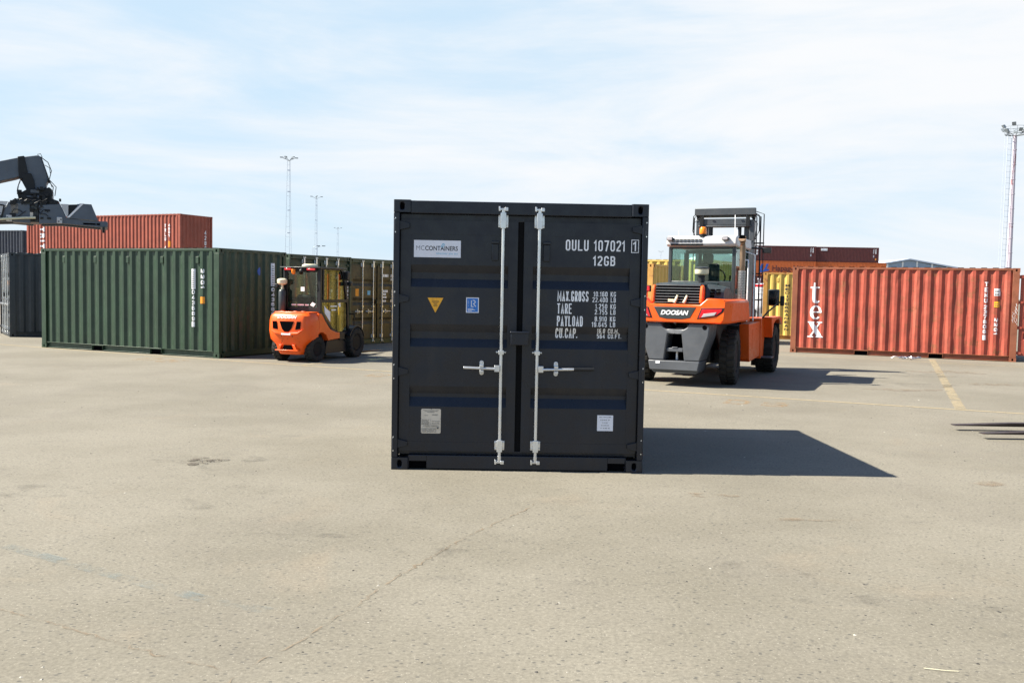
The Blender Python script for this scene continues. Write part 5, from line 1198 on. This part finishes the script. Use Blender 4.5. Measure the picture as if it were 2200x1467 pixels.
for i, (x, lab, arm) in enumerate(((-31.6, 'small street lamp standing free above the olive green container', .7), (-30.94, 'small street lamp in front of the middle pale light mast', .9))):
    t = thing('street_lamp', lab, 'street lamp', (x, 145, 0), 0, 'small street lamps above the olive containers'); mb = MB(); mb.tube([(0, 0, 0), (0, 0, 7.6), (.25, 0, 7.85), (arm, 0, 7.95)], [.07, .05, .045, .04], 6); obj('pole', mb, 'galvhaze', t)
    mb = MB(); mb.box(arm-.1, arm+.4, -.1, .1, 7.9, 8.02); obj('lamp_head', mb, 'lampgrey', t)
# big one on the right
MT['flaking'] = None
n = NT('flaking pink mast paint'); b_ = n.mix(n.ramp(n.noise(.55, 7, .7, .8, mapping=(1, 1, .35)), .56, .60), (.50, .44, .50, 1), (.30, .14, .15, 1)); n.L(b_, n.b.inputs['Base Color']); n.b.inputs['Roughness'].default_value = .55; MT['flaking'] = n.m
t = thing('floodlight_mast', 'tall flaking pink floodlight mast with caged ladder and round lamp platform', 'light mast', (68.25, 127, 0))
mb = MB(); mb.lathe([(.38, 0), (.24, 24.0)], (0, 0, 0), 'z', 20)
for z in range(2, 24, 2): mb.lathe([(.38-.0058*z, z-.04), (.42-.0058*z, z-.04), (.42-.0058*z, z+.04), (.38-.0058*z, z+.04)], (0, 0, 0), 'z', 16)
obj('pole', mb, 'flaking', t, smooth=50)
mb = MB()
for x in (-.62, -1.15): mb.tube([(x-.05, -.2, 1), (x+.06, -.2, 24)], .035, 5)
for x in (-1.3,): mb.tube([(x-.05, .25, 3), (x+.06, .25, 24)], .02, 5)
for k in range(30): z = 1.5+k*.76; mb.tube([(-1.2+.004*k, -.2, z), (-.6+.004*k, -.2, z), (-.3, 0, z)], .016, 4)
obj('ladder', mb, 'galvhaze', t)
mb = MB()
for rr, z, q in ((1.25, 24.1, .06), (1.35, 25.1, .03), (1.35, 24.7, .025)): mb.tube([(rr*math.cos(k*math.pi/14), rr*math.sin(k*math.pi/14), z) for k in range(29)], q, 5)
for k in range(10): a = k*math.pi/5; mb.tube([(1.25*math.cos(a), 1.25*math.sin(a), 24.1), (1.35*math.cos(a), 1.35*math.sin(a), 25.1)], .022, 4); mb.tube([(.2*math.cos(a), .2*math.sin(a), 23.9), (1.25*math.cos(a), 1.25*math.sin(a), 24.1)], .05, 4)
pl_ = obj('platform', mb, 'lampgrey', t)
for k, (a, z) in enumerate(((200, 24.5), (175, 25.1), (150, 24.7), (235, 25.3), (265, 24.5), (290, 24.6), (330, 24.8), (350, 25.0), (20, 24.7), (60, 24.7), (100, 24.7))):
    a = R(a); c, s = math.cos(a), math.sin(a); mb = MB(); x, y = 1.5*c, 1.5*s
    mb.mesh([(x-s*.26+c*.0, y+c*.26, z-.2), (x+s*.26, y-c*.26, z-.2), (x+s*.26+c*.3, y-c*.26+s*.3, z+.22), (x-s*.26+c*.3, y+c*.26+s*.3, z+.22), (x-s*.18-c*.25, y+c*.18-s*.25, z-.05), (x+s*.18-c*.25, y-c*.18-s*.25, z-.05), (x+s*.18, y-c*.18, z+.3), (x-s*.18, y+c*.18, z+.3)], [(0, 1, 2, 3), (4, 5, 6, 7), (0, 1, 5, 4), (1, 2, 6, 5), (2, 3, 7, 6), (3, 0, 4, 7)]); obj('floodlight', mb, 'lampgrey', t, .01)

# ------------------------------------------------------------------ shed, hall and tank in the distance
t = thing('warehouse', 'pale blue-grey gabled warehouse with white columns behind the weathered red container', 'warehouse', (101, 250, 0))
mb = MB(); mb.prism([(0, 0), (21.5, 0), (21.5, 8.9), (6.3, 11.5), (0, 10.3)], 'y', 0, 40); wl = obj('wall', mb, 'shed', t)
mb = MB(); mb.prism([(-.5, 10.35), (6.3, 11.62), (22.5, 9.0), (22.5, 9.35), (6.3, 11.95), (-.5, 10.7)], 'y', -.6, 40.5); obj('roof', mb, 'galvhaze', t)
mb = MB()
for x in (.2, 4.3, 8.2, 12.3, 16.4): mb.box(x, x+.4, -.25, -.01, 0, 10.3+(x/6.3*1.1 if x < 6.3 else 1.2-(x-6.3)*.16))
obj('column', mb, 'shedtrim', wl)
mb = MB(); mb.box(16.2, 20.8, -.08, -.01, 6.0, 8.8); mb.box(12.9, 16.0, -.08, -.01, 6.0, 9.3); obj('window', mb, 'cwgrey', wl)
t = thing('storage_hall', 'white round-roofed hall with number 13, seen through the forklift cab', 'hall', (24.6, 120, 0))
mb = MB(); mb.prism([(0, 0), (4.6, 0), (4.6, 5.6), (3.9, 6.6), (2.8, 7.0), (1.6, 6.95), (.5, 6.5), (0, 5.7)], 'y', 0, 14); hw = obj('wall', mb, 'shedtrim', t)
f = Flat(); f.text('13', 1.7, 2.9, 4.6, 5.9, .07); f.build('lettering', ['cwgrey'], hw, lambda u, v, l: (u, -l, v), lift=.02)
t = thing('storage_tank', 'white tank with red rim and tapering bottom, behind the big forklift mirror', 'tank', (11.45, 42.2, 0))
mb = MB(); mb.lathe([(.18, .42), (.62, 1.05), (.66, 1.2), (.66, 2.14), (.60, 2.17), (0, 2.24)], (0, 0, 0), 'z', 28); tk = obj('tank_body', mb, 'stickerwhite', t, smooth=50)
mb = MB(); mb.lathe([(.663, 2.06), (.668, 2.08), (.668, 2.15), (.62, 2.18)], (0, 0, 0), 'z', 28); obj('rim', mb, 'redlens', tk)
mb = MB()
for z in (1.55, 1.75, 1.95): mb.lathe([(.661, z), (.67, z+.01), (.67, z+.03), (.661, z+.04)], (0, 0, 0), 'z', 28)
obj('band', mb, 'shedtrim', tk)
mb = MB()
for k in range(4): a = R(45+90*k); mb.tube([(.62*math.cos(a), .62*math.sin(a), 0), (.58*math.cos(a), .58*math.sin(a), 1.15)], .035, 6)
obj('leg', mb, 'dark', t); mb = MB(); mb.tube([(-.25, -.3, 2.1), (-.25, -.3, 2.42)], .05, 8); mb.lathe([(.07, 0), (.07, .06)], (-.25, -.3, 2.40), 'z', 10); obj('filler_cap', mb, 'stickerwhite', t)
